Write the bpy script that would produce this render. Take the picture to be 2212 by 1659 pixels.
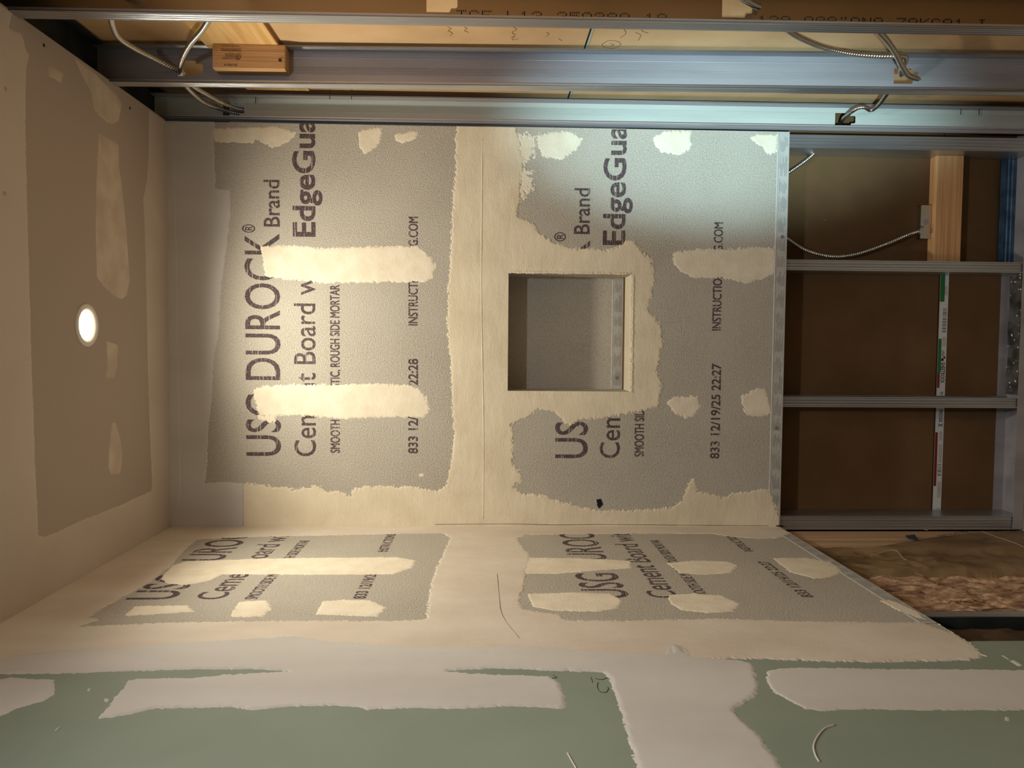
import bpy, bmesh, math, random
import numpy as np
from mathutils import Vector, Matrix
from mathutils.geometry import tessellate_polygon

for o in list(bpy.data.objects):
    bpy.data.objects.remove(o, do_unlink=True)
scene = bpy.context.scene
COL = scene.collection

# ---------------------------------------------------------------- camera
H = 2.56            # ceiling height
W = 1.1845          # alcove width
BZ = 0.731          # bottom edge of the cement boards
JZ = 1.643          # joint between upper and lower board
FZ = -0.036          # floor level below the datum of the measured boards
LY = -0.905         # outer edge of the cement boards on the left wall
CAM = (0.5394, -2.2745, 1.6301)
F = 1650.08
RT = np.array([[0.00804, 0.99883, 0.04766], [-0.03432, 0.04791, -0.99826], [-0.99938, 0.00639, 0.03467]])
cam_data = bpy.data.cameras.new('camera')
cam_data.sensor_fit = 'HORIZONTAL'
cam_data.sensor_width = 36
cam_data.lens = F / 2212 * 36
cam_data.clip_start = 0.02
cam = bpy.data.objects.new('camera', cam_data)
COL.objects.link(cam)
m3 = Matrix([list(r) for r in RT])
cam.matrix_world = Matrix.Translation(CAM) @ m3.to_quaternion().to_matrix().to_4x4()
scene.camera = cam

# ---------------------------------------------------------------- world, lights, exposure
world = bpy.data.worlds.new('world')
scene.world = world
world.use_nodes = True
bg = world.node_tree.nodes['Background']
bg.inputs[0].default_value = (0.9, 0.85, 0.8, 1)
bg.inputs[1].default_value = 0.055
scene.view_settings.view_transform = 'Standard'
scene.view_settings.look = 'None'
scene.view_settings.gamma = 1
scene.view_settings.use_curve_mapping = False
scene.view_settings.exposure = 0.0

def light(name, kind, loc, target, energy, color, **kw):
    d = bpy.data.lights.new(name, kind)
    d.energy = energy
    d.color = color
    for k, v in kw.items():
        setattr(d, k, v)
    o = bpy.data.objects.new(name, d)
    o.location = loc
    o.rotation_euler = (Vector(target) - Vector(loc)).to_track_quat('-Z', 'Y').to_euler()
    COL.objects.link(o)
    return o

# downlight of the alcove (its lens is built below), unseen fill lamp added overhead for the left wall, cool work lamp in the next room
LX, LYY = 0.583, -0.457
light('downlight_lamp', 'SPOT', (LX, LYY, H - 0.02), (LX, LYY, 0), 38, (1.0, 0.93, 0.755), spot_size=math.radians(164), spot_blend=0.8, shadow_soft_size=0.035)
light('room_fill_lamp', 'AREA', (0.80, -1.95, 2.5), (0.6, -1.75, 0.0), 14, (0.93, 0.97, 1.0), shape='DISK', size=0.12)
wk = light('work_lamp', 'SPOT', (0.08, -3.2, 1.9), (1.21, 0.0, 0.93), 700, (0.60, 0.92, 1.0), spot_size=math.radians(24), spot_blend=1.0, shadow_soft_size=0.03)

wk.scale = (0.5, 1, 1)
# ---------------------------------------------------------------- helpers
def U(px, py, ax, v):
    d = RT @ np.array([(px - 1106) / F, -(py - 829.5) / F, -1.0])
    t = (v - CAM[ax]) / d[ax]
    return np.array(CAM) + t * d

def lin(r, g, b):
    f = lambda c: (c / 255 / 12.92) if c / 255 <= 0.04045 else ((c / 255 + 0.055) / 1.055) ** 2.4
    return (f(r), f(g), f(b), 1)

def mesh_obj(name, verts, faces, mat, parent=None, smooth=False):
    me = bpy.data.meshes.new(name)
    me.from_pydata([tuple(map(float, v)) for v in verts], [], faces)
    me.update()
    me.materials.append(mat)
    if smooth:
        me.polygons.foreach_set('use_smooth', [True] * len(me.polygons))
    o = bpy.data.objects.new(name, me)
    COL.objects.link(o)
    if parent:
        o.parent = parent
    return o

def bm_obj(name, bm, mat, parent=None, smooth=False):
    bmesh.ops.recalc_face_normals(bm, faces=bm.faces)
    me = bpy.data.meshes.new(name)
    bm.to_mesh(me)
    bm.free()
    me.materials.append(mat)
    if smooth:
        me.polygons.foreach_set('use_smooth', [True] * len(me.polygons))
    o = bpy.data.objects.new(name, me)
    COL.objects.link(o)
    if parent:
        o.parent = parent
    return o

def tag(o, label=None, cat=None, group=None, kind=None):
    if label: o['label'] = label
    if cat: o['category'] = cat
    if group: o['group'] = group
    if kind: o['kind'] = kind
    return o

def thing(name, label=None, cat=None, loc=(0, 0, 0), group=None, kind=None):
    # parts are modelled in world coordinates: the empty stays unrotated and the parts get the inverse offset
    o = bpy.data.objects.new(name, None)
    o.location = loc
    o.empty_display_size = 0.05
    COL.objects.link(o)
    tag(o, label, cat, group, kind)
    return o

def settle(root):
    """parts were modelled in world space; keep them there under a moved empty"""
    for c in root.children:
        c.location = Vector(c.location) - Vector(root.location)

def box_bm(bm, lo, hi, bevel=0.0):
    r = bmesh.ops.create_cube(bm, size=1)
    vs = r['verts']
    for v in vs:
        for i in range(3):
            v.co[i] = lo[i] + (v.co[i] + 0.5) * (hi[i] - lo[i])
    if bevel > 0:
        es = list({e for v in vs for e in v.link_edges})
        bmesh.ops.bevel(bm, geom=es, offset=bevel, segments=2, affect='EDGES', profile=0.5)

def box(name, lo, hi, mat, parent=None, bevel=0.0):
    bm = bmesh.new()
    box_bm(bm, lo, hi, bevel)
    return bm_obj(name, bm, mat, parent)

PL = {  # plane: (a,b)->3D, height along the face normal
    'back': lambda a, b, h=0.0: (a, -h, b),
    'left': lambda a, b, h=0.0: (h, a, b),
    'ceil': lambda a, b, h=0.0: (a, b, H - h),
}
PAX = {'back': (1, 0.0, (0, 2)), 'left': (0, 0.0, (1, 2)), 'ceil': (2, H, (0, 1))}

def img2plane(pts, plane):
    ax, v, ij = PAX[plane]
    out = []
    for p in pts:
        w = U(p[0], p[1], ax, v)
        out.append((w[ij[0]], w[ij[1]]))
    return np.array(out)

def panel(name, outer, holes, to3, thick, mat, parent=None):
    """flat sheet with holes: to3(a,b,h); front at h=0, back at h=-thick"""
    loops = [[Vector((a, b, 0)) for a, b in outer]] + [[Vector((a, b, 0)) for a, b in h] for h in holes]
    flat = [p for l in loops for p in l]
    tris = tessellate_polygon(loops)
    n = len(flat)
    verts = [to3(p.x, p.y, 0.0) for p in flat] + [to3(p.x, p.y, -thick) for p in flat]
    faces = [tuple(t) for t in tris] + [tuple(i + n for i in reversed(t)) for t in tris]
    k = 0
    for l in loops:
        m = len(l)
        for i in range(m):
            a, b = k + i, k + (i + 1) % m
            faces.append((a, b, b + n, a + n))
        k += m
    bm = bmesh.new()
    vs = [bm.verts.new(v) for v in verts]
    for f in faces:
        try:
            bm.faces.new([vs[i] for i in f])
        except ValueError:
            pass
    return bm_obj(name, bm, mat, parent)

# numpy value noise -----------------------------------------------------
def vnoise(x, y, seed):
    xi = np.floor(x).astype(np.int64); yi = np.floor(y).astype(np.int64)
    xf = x - xi; yf = y - yi
    u = xf * xf * (3 - 2 * xf); v = yf * yf * (3 - 2 * yf)
    def h(i, j):
        n = (i * 374761393 + j * 668265263 + seed * 974711) & 0xffffffff
        n = ((n ^ (n >> 13)) * 1274126177) & 0xffffffff
        n = n ^ (n >> 16)
        return (n & 0xffff) / 65535.0
    return (h(xi, yi) * (1 - u) + h(xi + 1, yi) * u) * (1 - v) + (h(xi, yi + 1) * (1 - u) + h(xi + 1, yi + 1) * u) * v

def fbm(x, y, seed, octaves=4):
    s = 0; a = 1.0; t = 0
    for k in range(octaves):
        s = s + a * (vnoise(x, y, seed + 17 * k) * 2 - 1); t += a
        x = x * 2.03 + 5.1; y = y * 2.03 + 1.7; a *= 0.62
    return s / t

def sdf(A, B, poly):
    """signed distance, positive inside"""
    n = len(poly)
    d2 = np.full(A.shape, 1e9); inside = np.zeros(A.shape, bool)
    for i in range(n):
        x0, y0 = poly[i]; x1, y1 = poly[(i + 1) % n]
        ex, ey = x1 - x0, y1 - y0
        L = ex * ex + ey * ey + 1e-12
        t = np.clip(((A - x0) * ex + (B - y0) * ey) / L, 0, 1)
        d2 = np.minimum(d2, (A - x0 - t * ex) ** 2 + (B - y0 - t * ey) ** 2)
        c = ((y0 > B) != (y1 > B))
        with np.errstate(divide='ignore', invalid='ignore'):
            xc = (x1 - x0) * (B - y0) / (y1 - y0 + 1e-15) + x0
        inside ^= (c & (A < xc))
    d = np.sqrt(d2)
    return np.where(inside, d, -d)

def patch(name, plane, poly, mat, parent, cut=(), clip=None, amp=0.006, fs=90, thick=0.0012, rise=0.004,
          res=0.0025, seed=1, stretch=(1, 1), world=False, base=0.0, wave=0.0003):
    """a trowelled smear: outline with a frayed edge, its own thickness, feathered rim"""
    P = np.array(poly) if world else img2plane(poly, plane)
    cuts = [np.array(c[1]) if c[0] == 'w' else img2plane(c[1], plane) for c in cut]
    lo = P.min(0) - 0.015; hi = P.max(0) + 0.015
    if clip is not None:
        lo = np.maximum(lo, [clip[0] , clip[2]]); hi = np.minimum(hi, [clip[1], clip[3]])
    nx = int((hi[0] - lo[0]) / res) + 2; ny = int((hi[1] - lo[1]) / res) + 2
    a = np.linspace(lo[0], hi[0], nx); b = np.linspace(lo[1], hi[1], ny)
    A, B = np.meshgrid(a, b, indexing='ij')
    Fd = sdf(A, B, P)
    for c in cuts:
        Fd = np.minimum(Fd, -sdf(A, B, c))
    ns = fbm(A * fs * stretch[0], B * fs * stretch[1], seed, 4)
    ns2 = fbm(A * 260 * stretch[0], B * 260 * stretch[1], seed + 5, 3)
    G = Fd + amp * (0.75 * ns + 1.35 * ns2)
    if clip is not None:      # clipped rims stay straight
        pass
    lowf = fbm(A * 14, B * 14, seed + 9, 3)
    s = np.clip(G / rise, 0, 1); s = s * s * (3 - 2 * s)
    Ht = base + thick * s + wave * lowf * s - 0.0002 * (1 - s)
    M = G > 0
    idx = np.full(A.shape, -1, np.int64)
    used = M.copy()
    verts = []
    full = M[:-1, :-1] & M[1:, :-1] & M[1:, 1:] & M[:-1, 1:]
    anyc = M[:-1, :-1] | M[1:, :-1] | M[1:, 1:] | M[:-1, 1:]
    mixed = anyc & ~full
    ii, jj = np.nonzero(M)
    idx[ii, jj] = np.arange(len(ii))
    to3 = PL[plane]
    verts = [to3(x, y, h) for x, y, h in zip(A[M], B[M], Ht[M])]
    fi, fj = np.nonzero(full)
    quads = np.stack([idx[fi, fj], idx[fi + 1, fj], idx[fi + 1, fj + 1], idx[fi, fj + 1]], 1).tolist()
    faces = quads
    ecache = {}
    def edge(p, q):
        k = (p, q) if p < q else (q, p)
        if k in ecache: return ecache[k]
        g0, g1 = G[k[0]], G[k[1]]
        t = g0 / (g0 - g1) if abs(g0 - g1) > 1e-12 else 0.5
        x = A[k[0]] * (1 - t) + A[k[1]] * t; y = B[k[0]] * (1 - t) + B[k[1]] * t
        verts.append(to3(x, y, base - 0.0002))
        ecache[k] = len(verts) - 1
        return ecache[k]
    mi, mj = np.nonzero(mixed)
    for i, j in zip(mi.tolist(), mj.tolist()):
        c = [(i, j), (i + 1, j), (i + 1, j + 1), (i, j + 1)]
        for tri in ((c[0], c[1], c[2]), (c[0], c[2], c[3])):
            out = []
            for k in range(3):
                p, q = tri[k], tri[(k + 1) % 3]
                if M[p]: out.append(int(idx[p]))
                if M[p] != M[q]: out.append(edge(p, q))
            if len(out) >= 3: faces.append(out)
    if plane == 'ceil' or plane == 'left':
        pass
    me = bpy.data.meshes.new(name)
    me.from_pydata(verts, [], faces)
    me.update()
    # orient the faces towards the room
    nrm = {'back': (0, -1, 0), 'left': (1, 0, 0), 'ceil': (0, 0, -1)}[plane]
    if len(me.polygons) and Vector(nrm).dot(me.polygons[0].normal) < 0:
        me.flip_normals()
    me.polygons.foreach_set('use_smooth', [True] * len(me.polygons))
    me.materials.append(mat)
    o = bpy.data.objects.new(name, me)
    COL.objects.link(o)
    o.parent = parent
    return o

# lettering -------------------------------------------------------------
def lettering(name, text, org, u, v, height, width, mat, parent, bold=0.0, lift=0.0003, cap=True, clip=None, heavy=0.0):
    """org = baseline start, u reading direction, v up; height = cap height, width = total length"""
    cu = bpy.data.curves.new(name, 'FONT')
    cu.body = text
    cu.size = 1
    cu.offset = bold
    cu.resolution_u = 4
    tmp = bpy.data.objects.new(name, cu)
    COL.objects.link(tmp)
    dg = bpy.context.evaluated_depsgraph_get()
    me = bpy.data.meshes.new_from_object(tmp.evaluated_get(dg))
    bpy.data.objects.remove(tmp, do_unlink=True)
    co = np.zeros(len(me.vertices) * 3)
    me.vertices.foreach_get('co', co)
    co = co.reshape(-1, 3)
    x0, x1 = co[:, 0].min(), co[:, 0].max()
    ch = 0.729 if cap else co[:, 1].max()
    u = np.array(u, float); v = np.array(v, float); n = np.cross(u, v)
    sx = width / (x1 - x0); sy = height / ch
    P = np.array(org) + np.outer((co[:, 0] - x0) * sx, u) + np.outer(co[:, 1] * sy, v) + n * lift
    me.vertices.foreach_set('co', P.ravel())
    me.update()
    if heavy:       # thicker strokes: the glyphs are laid down three times, a hair apart
        bm = bmesh.new(); bm.from_mesh(me); base = [tuple(v.co) for v in bm.verts]; fs = [[v.index for v in f.verts] for f in bm.faces]
        for sgn, dn in ((-1, 0.00004), (1, 0.00008)):
            for vv in (0.5, -0.5):
                nv = [bm.verts.new(Vector(c) + Vector(u) * sgn * heavy + Vector(v) * vv * heavy + Vector(n) * (dn + 0.00001 * vv)) for c in base]
                for f in fs: bm.faces.new([nv[i] for i in f])
        bm.to_mesh(me); bm.free()
    me.materials.clear()
    me.materials.append(mat)
    if clip:
        bm = bmesh.new(); bm.from_mesh(me)
        bmesh.ops.bisect_plane(bm, geom=bm.verts[:] + bm.edges[:] + bm.faces[:], plane_co=clip[0], plane_no=clip[1], clear_outer=True)
        bm.to_mesh(me); bm.free()
    o = bpy.data.objects.new(name, me)
    COL.objects.link(o)
    o.parent = parent
    return o

# sweeps ----------------------------------------------------------------
def smooth_path(pts, step):
    P = [np.array(p, float) for p in pts]
    P = [2 * P[0] - P[1]] + P + [2 * P[-1] - P[-2]]
    out = []
    for i in range(1, len(P) - 2):
        n = max(2, int(np.linalg.norm(P[i + 1] - P[i]) / step))
        for k in range(n):
            t = k / n
            a, b, c, d = P[i - 1], P[i], P[i + 1], P[i + 2]
            out.append(0.5 * ((2 * b) + (c - a) * t + (2 * a - 5 * b + 4 * c - d) * t * t + (3 * b - 3 * c + d - a) * t ** 3))
    out.append(P[-2])
    return np.array(out)

def tube(path, rad, sides=10, helix=0.0, pitch=0.005):
    n = len(path)
    T = np.gradient(path, axis=0)
    T /= np.linalg.norm(T, axis=1)[:, None] + 1e-12
    N = np.cross(T[0], (0.3, 0.5, 0.8)); N /= np.linalg.norm(N)
    s = 0; verts = []; faces = []
    for i in range(n):
        if i: s += np.linalg.norm(path[i] - path[i - 1])
        N = N - T[i] * N.dot(T[i]); N /= np.linalg.norm(N)
        Bn = np.cross(T[i], N)
        for k in range(sides):
            th = 2 * math.pi * k / sides
            r = rad * (1 + helix * math.sin(2 * math.pi * s / pitch + th))
            verts.append(path[i] + r * (math.cos(th) * N + math.sin(th) * Bn))
    for i in range(n - 1):
        for k in range(sides):
            a = i * sides + k; b = i * sides + (k + 1) % sides
            faces.append((a, b, b + sides, a + sides))
    faces.append(tuple(range(sides))[::-1]); faces.append(tuple(range((n - 1) * sides, n * sides)))
    return verts, faces

# ---------------------------------------------------------------- materials
def new_mat(name):
    m = bpy.data.materials.new(name); m.use_nodes = True
    nt = m.node_tree
    return m, nt, nt.nodes['Principled BSDF']

def surf(name, col, rough=0.8, metal=0.0, spec=0.3, var=None, vscale=6, vstretch=(1, 1, 1), bumps=(), speck=None, var2=None):
    """base colour + soft variation + bump layers [(scale, distance, stretch)] + speck (colour, scale, threshold)"""
    m, nt, b = new_mat(name)
    N = nt.nodes.new; L = nt.links.new
    b.inputs['Roughness'].default_value = rough
    b.inputs['Metallic'].default_value = metal
    b.inputs['Specular IOR Level'].default_value = spec
    tc = N('ShaderNodeTexCoord')
    def mp(st):
        q = N('ShaderNodeMapping'); q.inputs['Scale'].default_value = st
        L(tc.outputs['Object'], q.inputs['Vector']); return q.outputs[0]
    cur = None
    def mix(fac, c0, c1):
        x = N('ShaderNodeMix'); x.data_type = 'RGBA'
        L(fac, x.inputs[0])
        if isinstance(c0, tuple): x.inputs[6].default_value = c0
        else: L(c0, x.inputs[6])
        x.inputs[7].default_value = c1
        return x.outputs[2]
    cur = col
    for (cc, sc, st) in ([(var, vscale, vstretch)] if var else []) + (list(var2) if var2 else []):
        n = N('ShaderNodeTexNoise'); n.inputs['Scale'].default_value = sc; n.inputs['Detail'].default_value = 5
        L(mp(st), n.inputs['Vector'])
        r = N('ShaderNodeMapRange'); r.inputs[1].default_value = 0.38; r.inputs[2].default_value = 0.64
        L(n.outputs[0], r.inputs[0]); cur = mix(r.outputs[0], cur, cc)
    if speck:
        n = N('ShaderNodeTexNoise'); n.inputs['Scale'].default_value = speck[1]; n.inputs['Detail'].default_value = 2
        L(mp((1, 1, 1)), n.inputs['Vector'])
        r = N('ShaderNodeMapRange'); r.inputs[1].default_value = speck[2]; r.inputs[2].default_value = speck[2] + 0.05
        L(n.outputs[0], r.inputs[0]); cur = mix(r.outputs[0], cur, speck[0])
    if isinstance(cur, tuple): b.inputs['Base Color'].default_value = cur
    else: L(cur, b.inputs['Base Color'])
    prev = None
    for sc, dist, st in bumps:
        n = N('ShaderNodeTexNoise'); n.inputs['Scale'].default_value = sc; n.inputs['Detail'].default_value = 3
        L(mp(st), n.inputs['Vector'])
        bp = N('ShaderNodeBump'); bp.inputs['Distance'].default_value = dist; bp.inputs['Strength'].default_value = 1
        L(n.outputs[0], bp.inputs['Height'])
        if prev: L(prev, bp.inputs['Normal'])
        prev = bp.outputs[0]
    if prev: L(prev, b.inputs['Normal'])
    return m

M_CEM = surf('cement_board', lin(177, 172, 163), 0.9, spec=0.15, var=lin(165, 159, 149), vscale=5,
             bumps=((230, 0.0022, (1, 1, 1)), (420, 0.0012, (1, 1, 1.6))), speck=(lin(112, 104, 94), 330, 0.69),
             var2=[(lin(193, 185, 172), 260, (1, 1, 1))])
M_THIN = surf('thinset', lin(226, 214, 191), 0.85, spec=0.2, var=lin(216, 203, 179), vscale=9, vstretch=(1, 1, 1),
              bumps=((12, 0.0016, (1, 1, 3)), (160, 0.0008, (1, 1, 2.5)), (420, 0.0003, (1, 1, 1))))
M_THINL = surf('thinset_smooth', lin(215, 205, 191), 0.85, spec=0.2, var=lin(205, 192, 177), vscale=7, vstretch=(1, 1, 0.5), bumps=((10, 0.0008, (1, 1, 0.5)), (260, 0.0003, (1, 1, 1))))
M_THIN2 = surf('thinset_combed', lin(231, 221, 202), 0.85, spec=0.2, var=lin(222, 210, 189), vscale=20,
               bumps=((16, 0.002, (1, 1, 1)), (200, 0.0008, (1, 1, 2.4))))
M_MUD = surf('joint_compound', lin(202, 198, 193), 0.75, spec=0.25, var=lin(191, 186, 180), vscale=5, vstretch=(1, 1, 0.35),
             bumps=((8, 0.003, (1, 1, 0.4)), (120, 0.00025, (1, 1, 0.5))))
M_MUDC = surf('ceiling_compound', lin(205, 192, 182), 0.75, spec=0.2, var=lin(197, 184, 173), vscale=4,
              bumps=((10, 0.002, (1, 1, 1)),))
M_MUDC2 = surf('fresh_ceiling_compound', lin(208, 194, 178), 0.75, spec=0.2, var=lin(190, 175, 160), vscale=14, bumps=((10, 0.002, (1, 1, 1)),))
M_PAPER = surf('ceiling_paper', lin(176, 162, 152), 0.85, spec=0.15, bumps=((500, 0.0001, (1, 1, 1)),))
M_GREEN = surf('green_board', lin(140, 150, 136), 0.8, spec=0.2, var=lin(131, 141, 128), vscale=3, bumps=((400, 0.0001, (1, 1, 1)),))
M_TAN = surf('kraft_back', lin(216, 180, 138), 0.8, spec=0.2, var=lin(202, 166, 124), vscale=7, bumps=((300, 0.0002, (1, 1, 1)),),
             speck=(lin(215, 185, 140), 60, 0.74))
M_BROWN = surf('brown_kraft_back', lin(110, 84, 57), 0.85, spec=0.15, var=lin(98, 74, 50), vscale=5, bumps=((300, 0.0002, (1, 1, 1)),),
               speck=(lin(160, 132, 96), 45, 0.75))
M_STEEL = surf('galvanised', lin(200, 202, 205), 0.36, metal=0.9, spec=0.5, var=lin(172, 172, 178), vscale=9, vstretch=(1, 1, 0.15),
               bumps=((60, 0.0003, (1, 1, 0.1)), (420, 0.00025, (1, 1, 0.06)),))
M_STEELD = surf('dull_galvanised', lin(176, 172, 176), 0.5, metal=0.35, spec=0.5, var=lin(150, 146, 152), vscale=9, vstretch=(1, 1, 0.12),
                bumps=((420, 0.0002, (1, 1, 0.06)),))
M_PALE = surf('lit_galvanised', lin(206, 212, 204), 0.5, metal=0.08, spec=0.5, var=lin(184, 188, 182), vscale=9, vstretch=(1, 1, 0.12), bumps=((420, 0.0002, (1, 1, 0.06)),))  # lighter copy of the galvanised steel, cool lamp light put into its colour
M_WEB = surf('reflection_tinted_steel', lin(158, 138, 112), 0.3, metal=1.0, bumps=((40, 0.0006, (1, 1, 0.1)),))  # brown reflection of the surroundings put into the base colour
M_DARK = surf('dark_steel', lin(70, 76, 80), 0.55, metal=0.7, var=lin(50, 56, 56), vscale=12)
M_BLUE = surf('blue_steel', lin(84, 112, 140), 0.5, metal=0.6, var=lin(60, 84, 110), vscale=20, speck=(lin(200, 205, 205), 60, 0.72))
M_ARMOR = surf('armour', lin(205, 203, 198), 0.28, metal=1.0)
M_PINE = surf('pine', lin(222, 178, 130), 0.65, var=lin(205, 155, 108), vscale=14, vstretch=(0.12, 1, 9),
              var2=[(lin(196, 146, 100), 30, (0.1, 2, 6))], bumps=((60, 0.0008, (0.1, 1, 6)),))
M_PINEV = surf('pine_vertical', lin(200, 168, 136), 0.65, var=lin(176, 142, 108), vscale=14, vstretch=(9, 4, 0.12), bumps=((60, 0.0008, (6, 3, 0.1)),))
M_PLY = surf('plywood', lin(232, 192, 132), 0.6, var=lin(214, 168, 104), vscale=12, vstretch=(1, 0.3, 5), bumps=((60, 0.0006, (1, 0.2, 5)),),
             speck=(lin(150, 100, 60), 38, 0.76))
M_PLYE = surf('plywood_edge', lin(190, 150, 100), 0.7)
M_STAMP = surf('stamp_ink', lin(70, 50, 36), 0.8)
M_BLACK = surf('black', lin(22, 20, 20), 0.8)
M_WHITE = surf('white_paint', lin(226, 222, 214), 0.45)
M_TAPE = surf('edge_tape', lin(186, 184, 180), 0.6, spec=0.35, var=lin(174, 172, 168), vscale=30, bumps=((300, 0.0004, (1, 1, 1)),))
M_TAPEP = surf('edge_print', lin(126, 120, 114), 0.7)
M_KRAFT = surf('kraft_facing', lin(146, 120, 88), 0.5, spec=0.4, var=lin(108, 86, 60), vscale=14, vstretch=(1, 1, 0.4), bumps=((16, 0.003, (1, 1, 0.6)), (90, 0.0008, (1, 1, 1))))
M_WOOL = surf('fibreglass', lin(160, 126, 102), 0.95, spec=0.1, var=lin(96, 68, 52), vscale=12, vstretch=(1, 1, 0.5), var2=[(lin(206, 172, 140), 40, (1, 1.5, 0.5))],
              bumps=((45, 0.004, (1, 1.6, 0.5)), (200, 0.0015, (1, 1, 0.5))))
M_FLOOR = surf('bounce_subfloor', lin(190, 180, 165), 0.9, var=lin(176, 165, 150), vscale=4, bumps=((60, 0.001, (1, 1, 1)),))  # pale colour chosen to bounce light up to the ceiling
M_SHEET = surf('white_tape', lin(206, 208, 210), 0.6)
M_PGREEN = surf('green_print', lin(40, 110, 62), 0.6)
M_PRED = surf('red_print', lin(120, 36, 34), 0.6)
M_PGREY = surf('grey_print', lin(120, 120, 124), 0.6)
M_PDARK = surf('dark_print', lin(50, 40, 42), 0.6)
M_PBLUE = surf('blue_print', lin(48, 62, 92), 0.6)
M_PENCIL = surf('pencil', lin(104, 74, 48), 0.8)
M_GPENCIL = surf('green_pencil', lin(70, 78, 66), 0.8)
M_BEAD = surf('joint_bead', lin(176, 182, 166), 0.5)

def ink_mat():
    m, nt, b = new_mat('board_ink')
    N = nt.nodes.new; L = nt.links.new
    b.inputs['Roughness'].default_value = 0.9
    b.inputs['Specular IOR Level'].default_value = 0.15
    tc = N('ShaderNodeTexCoord')
    def noise(sc, st, a, c):
        q = N('ShaderNodeMapping'); q.inputs['Scale'].default_value = st; L(tc.outputs['Object'], q.inputs['Vector'])
        n = N('ShaderNodeTexNoise'); n.inputs['Scale'].default_value = sc; n.inputs['Detail'].default_value = 2
        L(q.outputs[0], n.inputs['Vector'])
        r = N('ShaderNodeMapRange'); r.inputs[1].default_value = a; r.inputs[2].default_value = c
        L(n.outputs[0], r.inputs[0]); return r.outputs[0], n.outputs[0]
    s1, _ = noise(250, (0.05, 0.05, 1), 0.60, 0.64)       # missed scan lines of the printer
    s2, _ = noise(330, (1, 1, 1), 0.60, 0.68)             # grain of the board
    mx = N('ShaderNodeMath'); mx.operation = 'MAXIMUM'; L(s1, mx.inputs[0]); L(s2, mx.inputs[1])
    ms = N('ShaderNodeMath'); ms.operation = 'MULTIPLY'; ms.inputs[1].default_value = 0.85; L(mx.outputs[0], ms.inputs[0])
    x = N('ShaderNodeMix'); x.data_type = 'RGBA'; L(ms.outputs[0], x.inputs[0])
    x.inputs[6].default_value = lin(82, 68, 72); x.inputs[7].default_value = lin(172, 163, 150)
    L(x.outputs[2], b.inputs['Base Color'])
    n = N('ShaderNodeTexNoise'); n.inputs['Scale'].default_value = 230; L(tc.outputs['Object'], n.inputs['Vector'])
    bp = N('ShaderNodeBump'); bp.inputs['Distance'].default_value = 0.0016; L(n.outputs[0], bp.inputs['Height']); L(bp.outputs[0], b.inputs['Normal'])
    return m
M_INK = ink_mat()

def emit_mat(name, col, strength):
    m, nt, b = new_mat(name)
    b.inputs['Emission Color'].default_value = col
    b.inputs['Emission Strength'].default_value = strength
    return m
M_LAMP = emit_mat('lamp_glow', (1.0, 0.86, 0.66, 1), 30)

# ---------------------------------------------------------------- shell
floor = box('floor', (-0.6, -4.2, -0.10), (3.0, 1.6, FZ - 0.002), M_FLOOR); tag(floor, kind='structure')

ceil = thing('ceiling', kind='structure')
def hole_circle(cx, cy, r, n=32):
    return [(cx + r * math.cos(2 * math.pi * i / n), cy + r * math.sin(2 * math.pi * i / n)) for i in range(n)]
panel('ceiling_panel', [(-0.02, -4.2), (W + 0.004, -4.2), (W + 0.004, 0.0), (-0.02, 0.0)], [hole_circle(LX, LYY, 0.042)],
      lambda a, b, h=0: (a, b, H - h), 0.0155, M_PAPER, ceil)
# deck far above the right-hand framing and the space behind the camera
box('deck', (-0.6, -4.2, 2.9), (3.0, 1.6, 2.95), M_DARK, ceil)

wl = thing('wall_left', kind='structure')
wb = thing('wall_back', kind='structure')
wr = thing('wall_right', kind='structure')

# back wall boards -------------------------------------------------------
NX0, NX1, NZ0, NZ1, ND = 0.410, 0.760, 1.196, 1.564, 0.13
up_back = panel('cement_board', [(0, JZ + 0.002), (W, JZ + 0.002), (W, H), (0, H)], [], PL['back'], 0.0127, M_CEM, wb)
lo_back = panel('cement_board', [(0, BZ), (W + 0.002, BZ), (W + 0.002, JZ - 0.002), (0, JZ - 0.002)],
                [[(NX0, NZ0), (NX1, NZ0), (NX1, NZ1), (NX0, NZ1)]], PL['back'], 0.0127, M_CEM, wb)
# left wall boards
up_left = panel('cement_board', [(LY, JZ + 0.002), (-0.0005, JZ + 0.002), (-0.0005, H), (LY, H)], [], PL['left'], 0.0127, M_CEM, wl)
lo_left = panel('cement_board', [(LY, BZ), (-0.0005, BZ), (-0.0005, JZ - 0.002), (LY, JZ - 0.002)], [], PL['left'], 0.0127, M_CEM, wl)
GJ = 1.345   # joint between the two green boards
up_green = panel('green_drywall', [(-3.0, GJ + 0.001), (LY - 0.002, GJ + 0.001), (LY - 0.002, H), (-3.0, H)], [], PL['left'], 0.0127, M_GREEN, wl)
lo_green = panel('green_drywall', [(-3.0, FZ), (LY - 0.002, FZ), (LY - 0.002, GJ - 0.001), (-3.0, GJ - 0.001)], [], PL['left'], 0.0127, M_GREEN, wl)

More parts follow.
